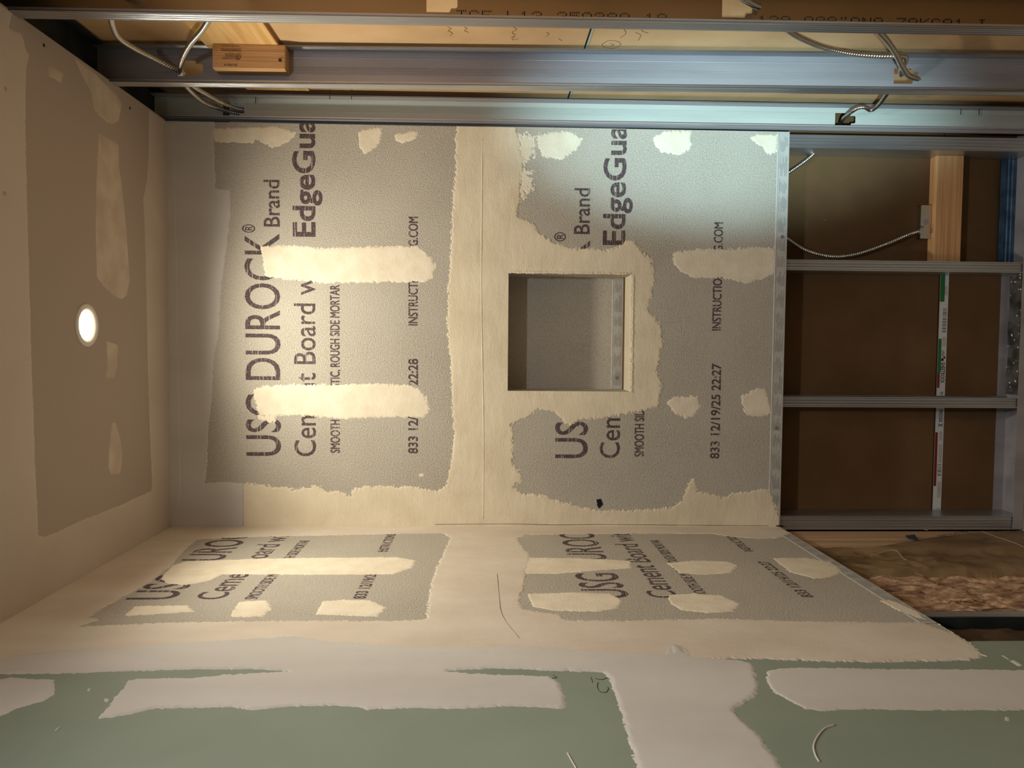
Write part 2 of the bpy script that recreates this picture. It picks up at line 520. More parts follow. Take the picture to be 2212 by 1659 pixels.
# compound on the back wall ----------------------------------------------
bare_up = [(463, 250), (463, 320), (466, 405), (497, 410), (498, 470), (487, 560), (478, 620), (474, 720), (462, 770), (458, 860), (450, 930),
           (448, 1000), (443, 1045), (505, 1042), (560, 1047), (640, 1056), (690, 1050), (700, 1060), (740, 1062), (758, 1072), (765, 1052),
           (830, 1050), (900, 1050), (945, 1062), (963, 1050), (972, 1010), (980, 950), (976, 860), (972, 780), (965, 700), (968, 620), (973, 520),
           (978, 420), (982, 360), (984, 290), (985, 240)]
bare_lo = [(1105, 240), (1122, 300), (1132, 350), (1127, 400), (1120, 468), (1152, 480), (1165, 500), (1195, 522), (1230, 534), (1310, 540), (1335, 532),
           (1352, 518), (1372, 521), (1385, 542), (1408, 558), (1416, 600), (1410, 635), (1400, 668), (1428, 700), (1433, 740), (1421, 800), (1430, 830),
           (1424, 880), (1400, 887), (1300, 905), (1252, 908), (1232, 922), (1212, 908), (1195, 890), (1165, 884), (1132, 905), (1107, 918), (1110, 960),
           (1108, 1000), (1128, 1022), (1130, 1040), (1110, 1052), (1130, 1066), (1170, 1068), (1200, 1080), (1260, 1095), (1300, 1104), (1380, 1101), (1450, 1095),
           (1475, 1080), (1484, 1045), (1500, 1030), (1508, 1060), (1560, 1073), (1610, 1060), (1660, 1057), (1668, 1070), (1690, 1130), (1720, 1130), (1720, 240)]
NH = ('w', [(NX0, NZ0), (NX1, NZ0), (NX1, NZ1), (NX0, NZ1)])
wall_rect = [(-0.05, BZ - 0.05), (W + 0.05, BZ - 0.05), (W + 0.05, H + 0.05), (-0.05, H + 0.05)]
patch('joint_compound', 'back', wall_rect, M_THIN, wb, cut=[('i', bare_up), ('i', bare_lo)], clip=(0.0, W, BZ + 0.004, 2.345), world=True,
      amp=0.007, fs=75, thick=0.0016, rise=0.0045, seed=3, wave=0.0006)
# niche opening is cut from that layer afterwards
def cut_rect(o, x0, x1, z0, z1):
    bm = bmesh.new(); bm.from_mesh(o.data)
    for co, no in (((x0, 0, 0), (1, 0, 0)), ((x1, 0, 0), (1, 0, 0)), ((0, 0, z0), (0, 0, 1)), ((0, 0, z1), (0, 0, 1))):
        bmesh.ops.bisect_plane(bm, geom=bm.verts[:] + bm.edges[:] + bm.faces[:], plane_co=co, plane_no=no)
    kill = [f for f in bm.faces if x0 < f.calc_center_median().x < x1 and z0 < f.calc_center_median().z < z1]
    bmesh.ops.delete(bm, geom=kill, context='FACES')
    bm.to_mesh(o.data); bm.free()
cut_rect(wb.children[-1] if wb.children[-1].name.startswith('joint') else [c for c in wb.children if c.name.startswith('joint')][0], NX0, NX1, NZ0, NZ1)
# band of white compound under the ceiling
patch('ceiling_line_compound', 'back', wall_rect, M_MUD, wb, cut=[('i', bare_up), ('w', [(-1, 0), (2, 0), (2, 2.345), (-1, 2.345)])], clip=(0.0, W, 2.335, H - 0.0005), world=True,
      amp=0.003, fs=75, thick=0.0019, rise=0.003, seed=13)
patch('corner_compound', 'back', [(360, 1142), (380, 1095), (446, 1043), (500, 1040), (500, 1142)], M_MUD, wb, clip=(0.0, W, BZ, H - 0.0005), amp=0.002, thick=0.0018, seed=14)
# paper tape along the ceiling
patch('paper_tape', 'back', [(352, 262), (378, 264), (386, 700), (392, 1075), (374, 1137), (365, 1137)], M_MUD, wb, clip=(0.0, W, 2.4, H - 0.0005), amp=0.001, thick=0.0027, rise=0.0015, seed=15)

def cap_patch(board, pts, seed, mat=None, amp=0.0055, plane='back', name='compound_patch', thick=0.0011, fs=85, **kw):
    clip = (0.0, W, BZ, H) if plane == 'back' else (-3.0, 0.0, 0.0, H)
    return patch(name, plane, pts, mat or M_THIN2, board, clip=clip, amp=amp, fs=fs, thick=thick, seed=seed, res=kw.pop('res', 0.0025), **kw)
cap_patch(up_back, [(461, 277), (600, 273), (642, 288), (625, 308), (590, 320), (565, 308), (552, 300), (548, 310), (463, 307)], 21, amp=0.004)
cap_patch(up_back, [(774, 284), (800, 278), (826, 274), (822, 310), (788, 336), (776, 318)], 22, amp=0.004)
cap_patch(up_back, [(849, 291), (905, 282), (900, 300), (870, 311), (855, 305)], 23, amp=0.004)
cap_patch(up_back, [(562, 532), (575, 530), (620, 530), (700, 536), (800, 533), (900, 530), (922, 545), (943, 572), (936, 600), (915, 610), (800, 610), (700, 612), (640, 606), (572, 598), (568, 560)], 24)
cap_patch(up_back, [(546, 842), (570, 834), (640, 830), (740, 830), (800, 828), (880, 831), (905, 840), (922, 860), (930, 885), (918, 905), (860, 901), (750, 906), (640, 898), (560, 900), (552, 875)], 25)
cap_patch(up_back, [(556, 896), (600, 898), (598, 915), (575, 912), (558, 908)], 26, amp=0.008)
cap_patch(up_back, [(905, 1024), (918, 1022), (915, 1030), (906, 1031)], 27, amp=0.003)
cap_patch(lo_back, [(1160, 292), (1200, 284), (1232, 284), (1260, 300), (1246, 325), (1215, 344), (1175, 341), (1162, 320)], 28)
cap_patch(lo_back, [(1118, 288), (1160, 290), (1158, 330), (1128, 360), (1122, 320)], 29, amp=0.017, fs=120)
cap_patch(lo_back, [(1120, 360), (1150, 370), (1150, 410), (1122, 440)], 34, amp=0.016, fs=110)
cap_patch(lo_back, [(1412, 296), (1435, 284), (1492, 281), (1492, 324), (1468, 336), (1430, 331), (1412, 312)], 30)
cap_patch(lo_back, [(1616, 296), (1640, 292), (1680, 291), (1680, 330), (1660, 334), (1645, 318)], 31)
cap_patch(lo_back, [(1455, 545), (1500, 538), (1580, 537), (1640, 534), (1677, 534), (1675, 590), (1650, 602), (1610, 614), (1560, 601), (1500, 602), (1466, 585), (1452, 565)], 32, amp=0.006)
cap_patch(lo_back, [(1438, 868), (1455, 857), (1508, 855), (1515, 880), (1500, 900), (1480, 904), (1455, 893)], 33)
cap_patch(lo_back, [(1600, 855), (1640, 838), (1656, 842), (1668, 893), (1640, 903), (1612, 896), (1602, 872)], 35)
pp = U(1295, 1090, 1, 0.0)
patch('dark_chip', 'back', [(1288, 1079), (1298, 1078), (1302, 1090), (1294, 1099), (1290, 1092)], M_BLACK, lo_back, amp=0.001, res=0.001, thick=0.0016, rise=0.001, seed=5)

# printed rows on the cement boards
def rows_back(board, rows, cut=None):
    for txt, xt, xb, y0, y1, bold in rows:      # image x of cap top, of baseline, image y of start and end
        a = U(xb, y0, 1, 0); b = U(xb, y1, 1, 0); t = U(xt, y0, 1, 0)
        lettering('printed_lettering', txt, a, (1, 0, 0), (0, 0, 1), t[2] - a[2], b[0] - a[0], M_INK, board, bold=bold, heavy=0.0007 if bold == 0 else 0.0,
                  clip=((W, 0, 0), (1, 0, 0)))
rows_back(up_back, [('USG DUROCK', 528, 606, 985, 505, 0.006), ('\u00ae', 523, 551, 503, 485, 0.01), ('Brand', 568, 604, 490, 389, 0.012),
                    ('Cement Board with', 634, 682, 986, 540, 0.006), ('EdgeGuard', 631, 680, 512, 192, 0.024),
                    ('SMOOTH SIDE MASTIC, ROUGH SIDE MORTAR', 713, 734, 978, 616, 0.0),
                    ('833 12/19/25 22:28', 881, 902, 980, 775, 0.022), ('INSTRUCTIONS: USG.COM', 881, 902, 703, 469, 0.0)])
rows_back(lo_back, [('USG DUROCK', 1195, 1268, 990, 520, 0.006), ('\u00ae', 1197, 1222, 522, 502, 0.01), ('Brand', 1238, 1273, 506, 407, 0.012),
                    ('Cement Board with', 1293, 1338, 990, 552, 0.006), ('EdgeGuard', 1300, 1349, 530, 205, 0.02),
                    ('SMOOTH SIDE MASTIC, ROUGH SIDE MORTAR', 1369, 1390, 986, 630, 0.0),
                    ('833 12/19/25 22:27', 1533, 1553, 991, 785, 0.022), ('INSTRUCTIONS: USG.COM', 1537, 1557, 714, 481, 0.0)])

for c in lo_back.children:
    if c.name.startswith('printed_lettering'): cut_rect(c, NX0 - 0.001, NX1 + 0.001, NZ0 - 0.002, NZ1 + 0.001)
# factory edge tape with its small print -------------------------------------
def edge_tape(board, plane, a0, a1, z0, z1, seed, dots=(), lift=0.0003):
    rnd = random.Random(seed)
    to3 = PL[plane]
    hw = 0.0003 + lift
    quad = lambda x0, x1, y0, y1, h: [to3(x0, y0, h), to3(x1, y0, h), to3(x1, y1, h), to3(x0, y1, h)]
    # a slightly proud strip with a raised shoulder line
    vs = []; fs = []
    def add(x0, x1, y0, y1, h0, h1):
        k = len(vs); vs.extend([to3(x0, y0, h0), to3(x1, y0, h0), to3(x1, y1, h1), to3(x0, y1, h1)]); fs.append((k, k + 1, k + 2, k + 3))
    add(a0, a1, z0, z1 - 0.006, hw, hw); add(a0, a1, z1 - 0.006, z1 - 0.003, hw, hw + 0.0008); add(a0, a1, z1 - 0.003, z1, hw + 0.0008, -0.0001)
    mesh_obj('edge_tape', vs, fs, M_TAPE, board)
    vs = []; fs = []
    a = a0 + rnd.uniform(0, 0.02)
    hp = hw + 0.00015
    zt = z1 - 0.009
    while a < a1 - 0.01:
        L = rnd.uniform(0.035, 0.062)
        n = 7
        for k in range(n):
            zz = zt - (zt - z0 - 0.003) * k / n
            s = a + (0 if rnd.random() < 0.7 else rnd.uniform(0, L * 0.4)); e = min(a + L * rnd.uniform(0.55, 1.0), a1)
            if s < e:
                k0 = len(vs)
                vs.extend([to3(s, zz - 0.0011, hp), to3(e, zz - 0.0011, hp), to3(e, zz, hp), to3(s, zz, hp)]); fs.append((k0, k0 + 1, k0 + 2, k0 + 3))
        a += L + rnd.uniform(0.006, 0.012)
    for (da, dz) in dots:
        k0 = len(vs); n = 14
        for i in range(n):
            vs.append(to3(da + 0.006 * math.cos(2 * math.pi * i / n), dz + 0.006 * math.sin(2 * math.pi * i / n), hp + 0.0001))
        fs.append(tuple(range(k0, k0 + n)))
    tag(mesh_obj('edge_print', vs, fs, M_TAPEP, board), kind='stuff')
d1 = U(1687, 512, 1, 0); d2 = U(1678, 925, 1, 0)
edge_tape(lo_back, 'back', 0.012, W, BZ + 0.0005, BZ + 0.037, 4, dots=((d1[0], d1[2] - 0.004), (d2[0], d2[2])))
edge_tape(lo_left, 'left', LY + 0.09, -0.012, BZ + 0.0005, BZ + 0.037, 9)

# left wall: compound, patches, rows ------------------------------------------
bl_up = [(425, 1166), (520, 1161), (660, 1158), (800, 1155), (955, 1152), (972, 1162), (960, 1190), (943, 1225), (932, 1260), (925, 1300), (920, 1338), (860, 1342),
         (700, 1341), (500, 1343), (330, 1347), (175, 1353), (215, 1341), (190, 1334), (235, 1308), (280, 1283), (330, 1255), (370, 1222), (398, 1190)]
bl_lo = [(1118, 1165), (1140, 1156), (1250, 1154), (1400, 1153), (1540, 1154), (1580, 1160), (1640, 1164), (1680, 1163), (1716, 1150), (1850, 1230), (2060, 1370), (1995, 1346), (1700, 1342), (1560, 1337),
         (1480, 1338), (1330, 1342), (1225, 1340), (1205, 1328), (1150, 1320), (1128, 1316), (1122, 1300), (1132, 1270), (1140, 1225), (1146, 1200), (1130, 1180)]
cz = (LY, 0, 0, 0)
cem_rect = [(LY + 0.0, BZ), (0.05, BZ), (0.05, H + 0.05), (LY - 0.06, H + 0.05)] + [tuple(q) for q in img2plane(
    [(0, 1424), (200, 1415), (600, 1405), (1000, 1408), (1400, 1424), (1640, 1424), (1790, 1430), (1900, 1431), (2060, 1429), (2110, 1424), (2128, 1417), (2096, 1388)], 'left')]
patch('joint_compound', 'left', cem_rect, M_THINL, wl, cut=[('i', bl_up), ('i', bl_lo)], clip=(LY - 0.14, -0.0002, BZ + 0.001, H - 0.0005), world=True,
      amp=0.006, fs=75, thick=0.0014, rise=0.004, seed=43, wave=0.0006, stretch=(1, 1))
for pts, sd in (([(372, 1222), (400, 1213), (560, 1207), (700, 1205), (860, 1204), (900, 1211), (888, 1228), (850, 1241), (700, 1242), (480, 1241), (450, 1256), (400, 1265), (362, 1262), (345, 1250)], 51),
                ([(290, 1309), (405, 1308), (420, 1322), (300, 1330), (268, 1331)], 52),
                ([(515, 1300), (575, 1297), (588, 1315), (567, 1333), (500, 1333), (498, 1328)], 53),
                ([(698, 1299), (740, 1296), (800, 1297), (836, 1312), (817, 1333), (680, 1328)], 54)):
    cap_patch(up_left, pts, sd, plane='left', amp=0.004)
for pts, sd in (([(1132, 1205), (1250, 1206), (1320, 1209), (1362, 1212), (1366, 1228), (1300, 1232), (1200, 1240), (1132, 1240)], 55),
                ([(1138, 1283), (1250, 1280), (1320, 1283), (1345, 1298), (1335, 1314), (1290, 1322), (1200, 1320), (1150, 1311)], 56),
                ([(1440, 1217), (1500, 1211), (1570, 1213), (1597, 1222), (1580, 1238), (1530, 1242), (1468, 1240)], 57),
                ([(1440, 1286), (1500, 1282), (1560, 1287), (1600, 1305), (1585, 1321), (1530, 1325), (1470, 1319), (1446, 1302)], 58),
                ([(1668, 1206), (1740, 1205), (1795, 1215), (1822, 1234), (1800, 1246), (1760, 1251), (1705, 1236)], 59),
                ([(1900, 1298), (1922, 1295), (1980, 1320), (2004, 1341), (1975, 1334), (1925, 1312)], 60)):
    cap_patch(lo_left, pts, sd, plane='left', amp=0.004)

def rows_left(board, rows):
    for txt, z, h, y0, y1, bold in rows:
        lettering('printed_lettering', txt, (0, y0, z), (0, 1, 0), (0, 0, 1), h, y1 - y0, M_INK, board, bold=bold, heavy=0.0004 if bold == 0 else 0.0, clip=((0, -0.001, 0), (0, 1, 0)))
LT = [('USG DUROCK', 0.0, 0.105, 0.0, 0.645, 0.006), ('Cement Board with', -0.106, 0.066, 0.0, 0.61, 0.006),
      ('SMOOTH SIDE MASTIC, ROUGH SIDE MORTAR', -0.176, 0.028, 0.0, 0.495, 0.0),
      ('833 12/19/25 22:27', -0.405, 0.027, 0.0, 0.28, 0.022), ('INSTRUCTIONS: USG.COM', -0.405, 0.027, 0.375, 0.70, 0.0)]
def left_rows(zb, y0, off4=0.0):
    return [(t, zb + dz, h, y0 + a, y0 + b, bo) for t, dz, h, a, b, bo in LT]
rows_left(up_left, left_rows(2.290, -0.655))
rows_left(lo_left, left_rows(1.315, -0.655))

# compound over the drywall part of the left wall (image lower edge)
band = [(-60, 1432), (0, 1422), (120, 1405), (260, 1401), (380, 1389), (500, 1382), (640, 1374), (665, 1378), (720, 1386), (900, 1398), (1150, 1396), (1250, 1403), (1330, 1409), (1433, 1412), (1436, 1396), (1450, 1389), (1480, 1396), (1500, 1420),
        (1600, 1426), (1626, 1434), (1636, 1460), (1640, 1480), (1635, 1505), (1600, 1525), (1586, 1537), (1640, 1590), (1680, 1640), (1700, 1680), (1780, 1900), (1420, 1900), (1376, 1659), (1357, 1600), (1340, 1540), (1315, 1465),
        (1300, 1453), (1200, 1450), (1090, 1445), (1060, 1444), (1020, 1447), (968, 1450), (1015, 1455), (1100, 1458), (1190, 1462), (1212, 1480), (1222, 1505), (1222, 1533), (1180, 1530), (1100, 1526), (1000, 1532), (870, 1530), (820, 1532),
        (790, 1534), (750, 1525), (640, 1526), (540, 1535), (500, 1528), (330, 1532), (290, 1542), (210, 1555), (235, 1520), (280, 1470), (300, 1466), (420, 1464),
        (500, 1457), (620, 1450), (520, 1446), (400, 1447), (300, 1450), (100, 1457), (0, 1457), (-60, 1457)]
patch('finishing_compound', 'left', band, M_MUD, wl, clip=(-2.2, -0.0002, 0.0, H - 0.0005), amp=0.0035, fs=55, thick=0.0019, rise=0.006, res=0.0035, seed=71, wave=0.0005)
patch('compound_patch', 'left', [(-80, 1480), (25, 1463), (60, 1466), (118, 1468), (119, 1500), (95, 1515), (40, 1530), (0, 1548), (-80, 1590)], M_MUD, up_green, clip=(-2.2, 0, 0, H), amp=0.002, fs=55, thick=0.0012, seed=72)
patch('compound_patch', 'left', [(1655, 1450), (1690, 1443), (1800, 1443), (1950, 1446), (2100, 1446), (2260, 1448), (2260, 1535), (2000, 1535), (1870, 1533), (1780, 1536), (1740, 1532), (1700, 1512), (1670, 1495), (1655, 1470)],
      M_MUD, lo_green, clip=(-2.2, 0, 0, H), amp=0.003, fs=60, thick=0.0012, seed=73)
patch('compound_ridge', 'left', [(1436, 1394), (1450, 1389), (1480, 1396), (1500, 1420), (1440, 1422)], M_MUD, wl, clip=(-2.2, 0, 0, H), amp=0.001, thick=0.0031, rise=0.02, seed=74)
for q, pts in enumerate(([(2165, 1415), (2180, 1424), (2182, 1428), (2164, 1417)], [(2180, 1428), (2200, 1440), (2210, 1438), (2190, 1426)], [(2172, 1430), (2190, 1442), (2186, 1441)],
                         [(2170, 1548), (2182, 1550), (2180, 1558), (2171, 1557)], [(190, 1488), (196, 1487), (193, 1494), (188, 1493)], [(226, 1508), (236, 1510), (232, 1518), (224, 1516)])):
    patch('compound_smear', 'left', pts, M_WHITE if q < 3 else M_MUD, lo_green if q < 4 else up_green, clip=(-2.2, 0, 0, H), amp=0.0006, thick=0.0006, rise=0.001, res=0.0012, seed=80 + q)
def scribble(pts, rad, plane_ax, v, mat, parent, name='pencil_mark'):
    P = smooth_path([U(x, y, plane_ax, v) for x, y in pts], 0.004)
    V, Fc = tube(P, rad, 5)
    return mesh_obj(name, V, Fc, mat, parent, True)
for pts in ([(1292, 1474), (1290, 1484), (1296, 1494), (1308, 1496), (1314, 1488), (1312, 1484)], [(1276, 1463), (1280, 1474)], [(1286, 1466), (1300, 1468), (1312, 1464)], [(1195, 1458), (1203, 1463), (1192, 1465)]):
    scribble(pts, 0.0005, 0, 0.0004, M_GPENCIL, up_green)
scribble([(1226, 1627), (1236, 1645), (1244, 1659), (1250, 1672)], 0.0012, 0, 0.0003, M_MUD, up_green, 'compound_smear')
scribble([(120, 1580), (126, 1574), (130, 1573)], 0.0015, 0, 0.0003, M_MUD, up_green, 'compound_smear')
scribble([(1804, 1566), (1782, 1574), (1766, 1592), (1758, 1612), (1762, 1632), (1770, 1646)], 0.0016, 0, 0.0002, M_MUD, lo_green, 'compound_smear')
# hairline scores in the fresh compound
for pts in ([(768, 1416), (770, 1402), (774, 1393)], [(945, 1413), (1000, 1410), (1064, 1408)], [(1074, 1240), (1078, 1280), (1082, 1318), (1095, 1345), (1122, 1378)]):
    scribble(pts, 0.0005, 0, 0.0013, M_PENCIL, wl, 'score_line')
# caulk-free corner crack between the two cement walls
scribble([(940, 1133), (1100, 1132), (1200, 1134), (1300, 1133), (1420, 1134), (1560, 1135), (1660, 1136)], 0.0006, 1, -0.0018, M_STAMP, wb, 'corner_crack')
patch('corner_gap', 'back', [(1674, 1134), (1692, 1135), (1692, 1139), (1678, 1138)], M_BLACK, lo_back, amp=0.0003, res=0.0008, thick=0.0022, rise=0.0006, seed=6)

# ridge of the taped joint
for k, yy in enumerate((1042,)):
    a = U(yy, 300, 1, 0); b = U(yy + 2, 1120, 1, 0)
    P = smooth_path([(b[0], -0.0006, b[2]), (0.3, -0.0008, b[2] + 0.001), (0.7, -0.0007, a[2]), (a[0], -0.0006, a[2])], 0.01)
    V, Fc = tube(P, 0.0019, 8); mesh_obj('joint_ridge', V, Fc, M_THIN, wb, True)

# ceiling compound -----------------------------------------------------------
bare_c = [(57, 108), (64, 120), (58, 150), (56, 200), (57, 330), (60, 450), (64, 600), (70, 800), (77, 1000), (84, 1155), (95, 1158), (118, 1150), (150, 1136), (170, 1125), (205, 1112),
          (260, 1090), (326, 1060), (328, 1040), (322, 900), (318, 760), (316, 640), (313, 520), (309, 430), (317, 390), (321, 330), (321, 200), (300, 150), (100, 20), (30, 20), (20, 60), (48, 72)]
big = [(-0.05, -2.2), (W + 0.05, -2.2), (W + 0.05, 0.05), (-0.05, 0.05)]
patch('joint_compound', 'ceil', big, M_MUDC, ceil, cut=[('i', bare_c)], clip=(0.0005, W - 0.001, -1.2, -0.0005), world=True, amp=0.0022, fs=40, thick=0.0010, rise=0.008, seed=91, res=0.004)
for pts, sd in (([(104, 142), (112, 139), (138, 160), (132, 182), (124, 176), (105, 166)], 92),
                ([(160, 124), (200, 152), (225, 178), (252, 205), (264, 222), (262, 238), (256, 262), (246, 269), (232, 266), (212, 250), (202, 235), (197, 200), (175, 160)], 93),
                ([(213, 288), (235, 298), (257, 311), (258, 360), (266, 420), (272, 480), (280, 590), (281, 608), (274, 640), (262, 648), (246, 640), (222, 618), (209, 600), (206, 500), (208, 380)], 94),
                ([(229, 735), (255, 745), (254, 792), (246, 818), (228, 818), (232, 790)], 95),
                ([(241, 912), (250, 912), (260, 945), (265, 985), (262, 1015), (258, 1026), (240, 1026), (234, 1012), (235, 975)], 96)):
    patch('compound_patch', 'ceil', pts, M_MUDC2, ceil, clip=(0.0, W, -2, 0), amp=0.0016, fs=50, thick=0.0008, rise=0.006, seed=sd, res=0.0025)
def disc(name, c, r, axis, mat, parent, depth=0.0006):
    bm = bmesh.new()
    bmesh.ops.create_cone(bm, cap_ends=True, segments=14, radius1=r, radius2=r, depth=depth)
    rot = {2: Matrix.Identity(3), 1: Matrix.Rotation(math.pi / 2, 3, 'X'), 0: Matrix.Rotation(math.pi / 2, 3, 'Y')}[axis]
    bmesh.ops.rotate(bm, verts=bm.verts, cent=(0, 0, 0), matrix=rot)
    bmesh.ops.translate(bm, verts=bm.verts, vec=c)
    return bm_obj(name, bm, mat, parent)
for x, y in ((95, 98), (281, 234)):
    disc('screw_hole', U(x, y, 2, H - 0.0003), 0.0035, 2, M_BLACK, ceil)
for x, y in ((10, 418), (12, 192)):
    disc('screw_dimple', U(x, y, 2, H - 0.001), 0.0045, 2, M_PAPER, ceil)

# ceiling downlight ------------------------------------------------------------
dl = thing('recessed_downlight', 'small round white recessed downlight glowing in the ceiling', 'light', (LX, LYY, H))
def lathe(name, prof, mat, parent, c, n=40):
    V = []; Fc = []
    for r, z in prof:
        for k in range(n):
            t = 2 * math.pi * k / n
            V.append((c[0] + r * math.cos(t), c[1] + r * math.sin(t), c[2] + z))
    for i in range(len(prof) - 1):
        for k in range(n):
            a = i * n + k; b = i * n + (k + 1) % n
            Fc.append((a, b, b + n, a + n))
    return mesh_obj(name, V, Fc, mat, parent, True)
lathe('trim_ring', [(0.050, 0.0), (0.050, -0.002), (0.048, -0.0035), (0.041, -0.004), (0.036, 0.0), (0.030, 0.008), (0.024, 0.012), (0.021, 0.014)], M_WHITE, dl, (LX, LYY, H))
lathe('lens', [(0.0215, 0.0), (0.019, -0.004), (0.012, -0.006), (0.0001, -0.007)], M_LAMP, dl, (LX, LYY, H + 0.015))
lathe('housing', [(0.038, 0.0), (0.040, 0.03), (0.040, 0.08), (0.0001, 0.082)], M_DARK, dl, (LX, LYY, H + 0.001))
settle(dl)

# niche --------------------------------------------------------------------------
niche = thing('wall_niche', 'square recessed niche of grey cement board cut into the back wall', 'niche', (NX0, 0, NZ0))
y1 = ND
box('back_panel', (NX0 - 0.012, y1, NZ0 - 0.012), (NX1 + 0.012, y1 + 0.012, NZ1 + 0.012), M_CEM, niche)
box('left_panel', (NX0 - 0.0125, 0.013, NZ0), (NX0, y1 - 0.003, NZ1), M_CEM, niche)
rp = box('right_panel', (NX1, 0.013, NZ0), (NX1 + 0.0125, y1, NZ1), M_CEM, niche)
box('top_panel', (NX0 - 0.012, 0.013, NZ1), (NX1 + 0.012, y1, NZ1 + 0.0125), M_CEM, niche)
box('shelf_panel', (NX0 - 0.002, 0.0, NZ0 - 0.0125), (NX1 + 0.002, y1 - 0.0002, NZ0 + 0.0005), M_THIN, niche)
# inner edge tape strip with print on the back panel
bp = [c for c in niche.children if c.name.startswith('back_panel')][0]
PL['nb'] = lambda a, b, h=0.0: (a, y1 - h, b)
edge_tape(bp, 'nb', NX0 + 0.002, NX1 - 0.004, NZ0 + 0.002, NZ0 + 0.038, 12, dots=((NX0 + 0.036, NZ0 + 0.018),))
# rim of compound on the cheeks of the opening
patch('joint_compound', 'back', [(NX1 - 0.001, NZ0), (NX1 + 0.006, NZ0), (NX1 + 0.008, NZ1), (NX1 - 0.001, NZ1)], M_THIN, niche, world=True, amp=0.002, thick=0.003, rise=0.003, res=0.002, seed=101)
patch('joint_compound', 'back', [(NX0 - 0.004, NZ0 - 0.009), (NX1 + 0.004, NZ0 - 0.009), (NX1 + 0.004, NZ0), (NX0 - 0.004, NZ0)], M_THIN, niche, world=True, amp=0.003, thick=0.003, rise=0.003, res=0.002, seed=102)
settle(niche)

# ---------------------------------------------------------------- steel framing
SD = 0.092      # stud depth
def corrugated(name, p0, p1, udir, ndir, width, mat, parent, grooves, depth=0.0012, z0=0.0, z1=1.0):
    """a folded strip: section across udir with rounded grooves, swept from p0 to p1 (p = corner of the section at each end)"""
    p0 = np.array(p0, float); p1 = np.array(p1, float); u = np.array(udir, float); n = np.array(ndir, float)
    sec = [(0.0, -0.002), (0.0, 0.0)]
    for g in grooves:
        c = g * width; w = 0.0032 if depth < 0.002 else 0.0045
        sec += [(c - w, 0.0), (c - w * 0.4, -depth), (c + w * 0.4, -depth), (c + w, 0.0)]
    sec += [(width, 0.0), (width, -0.002)]
    V = []; Fc = []
    m = len(sec)
    for p in (p0, p1):
        for a, h in sec: V.append(p + u * a + n * h)
        for a, h in reversed(sec): V.append(p + u * a + n * (h - 0.0009))
    k = 2 * m
    for i in range(k):
        Fc.append((i, (i + 1) % k, k + (i + 1) % k, k + i))
    Fc.append(tuple(range(k))[::-1]); Fc.append(tuple(range(k, 2 * k)))
    bm = bmesh.new(); vs = [bm.verts.new(v) for v in V]
    for f in Fc: bm.faces.new([vs[i] for i in f])
    return bm_obj(name, bm, mat, parent)

def punch(zc, xc, flip=1):
    """keyhole knock-out seen in the web: wide part and narrower tab (towards the floor)"""
    return [(xc - 0.019, zc + 0.032), (xc + 0.019, zc + 0.032), (xc + 0.019, zc - 0.012), (xc + 0.011, zc - 0.014), (xc + 0.011, zc - 0.027), (xc + 0.008, zc - 0.030), (xc - 0.008, zc - 0.030), (xc - 0.011, zc - 0.027),
            (xc - 0.011, zc - 0.018), (xc - 0.019, zc - 0.014)]

def right_stud(label, ytop, ybot, ztop, holes, matw, matf, fl=0.034, W=W, SD=SD, hx=0.046):
    """C stud of the right wall: web faces the camera, flanges point towards the camera"""
    t = thing('metal_stud', label, 'metal stud', (W, ybot, 0), group='metal studs of the open right wall')
    yy = lambda z: ybot + (ytop - ybot) * z / H
    to3 = lambda a, b, h=0.0: (a, yy(b) - h, b)
    hs = [punch(z, W + hx) for z in holes]
    panel('web', [(W + 0.001, FZ + 0.002), (W + SD - 0.001, FZ + 0.002), (W + SD - 0.001, ztop), (W + 0.001, ztop)], hs, to3, 0.0009, matw, t)
    # shallow rolled ribs of the web
    for k, xo in enumerate(() if matw is M_WEB else ((0.012, 0.036, 0.040, 0.044, 0.048, 0.052, SD - 0.016))):
        segs = []
        lo = 0.01
        for z in sorted(holes):
            if abs(xo - hx) < 0.022: segs.append((lo, z - 0.034)); lo = z + 0.036
        segs.append((lo, ztop - 0.01))
        V = []; Fc = []
        for a, b in segs:
            s = len(V)
            w = 0.0007 if 0.03 < xo < 0.06 else 0.0014
            for z in (a, b):
                V += [(W + xo - w, yy(z) - 0.0001, z), (W + xo, yy(z) - 0.0007, z), (W + xo + w, yy(z) - 0.0001, z)]
            Fc += [(s, s + 1, s + 4, s + 3), (s + 1, s + 2, s + 5, s + 4)]
        mesh_obj('rib', V, Fc, matw, t)
    # near flange (its outer face looks into the room) and far flange
    corrugated('flange', (W, yy(0) - fl, FZ + 0.002), (W, yy(ztop) - fl, ztop), (0, 1, 0), (-1, 0, 0), fl, matf, t, (0.25, 0.5, 0.75))
    corrugated('flange', (W + SD, yy(0) - fl, FZ + 0.002), (W + SD, yy(ztop) - fl, ztop), (0, 1, 0), (1, 0, 0), fl, matf, t, (0.25, 0.5, 0.75))
    # stiffening lips
    corrugated('lip', (W + 0.002, yy(0) - fl, FZ + 0.002), (W + 0.002, yy(ztop) - fl, ztop), (1, 0, 0), (0, -1, 0), 0.005, matf, t, ())
    settle(t)
    return t, yy

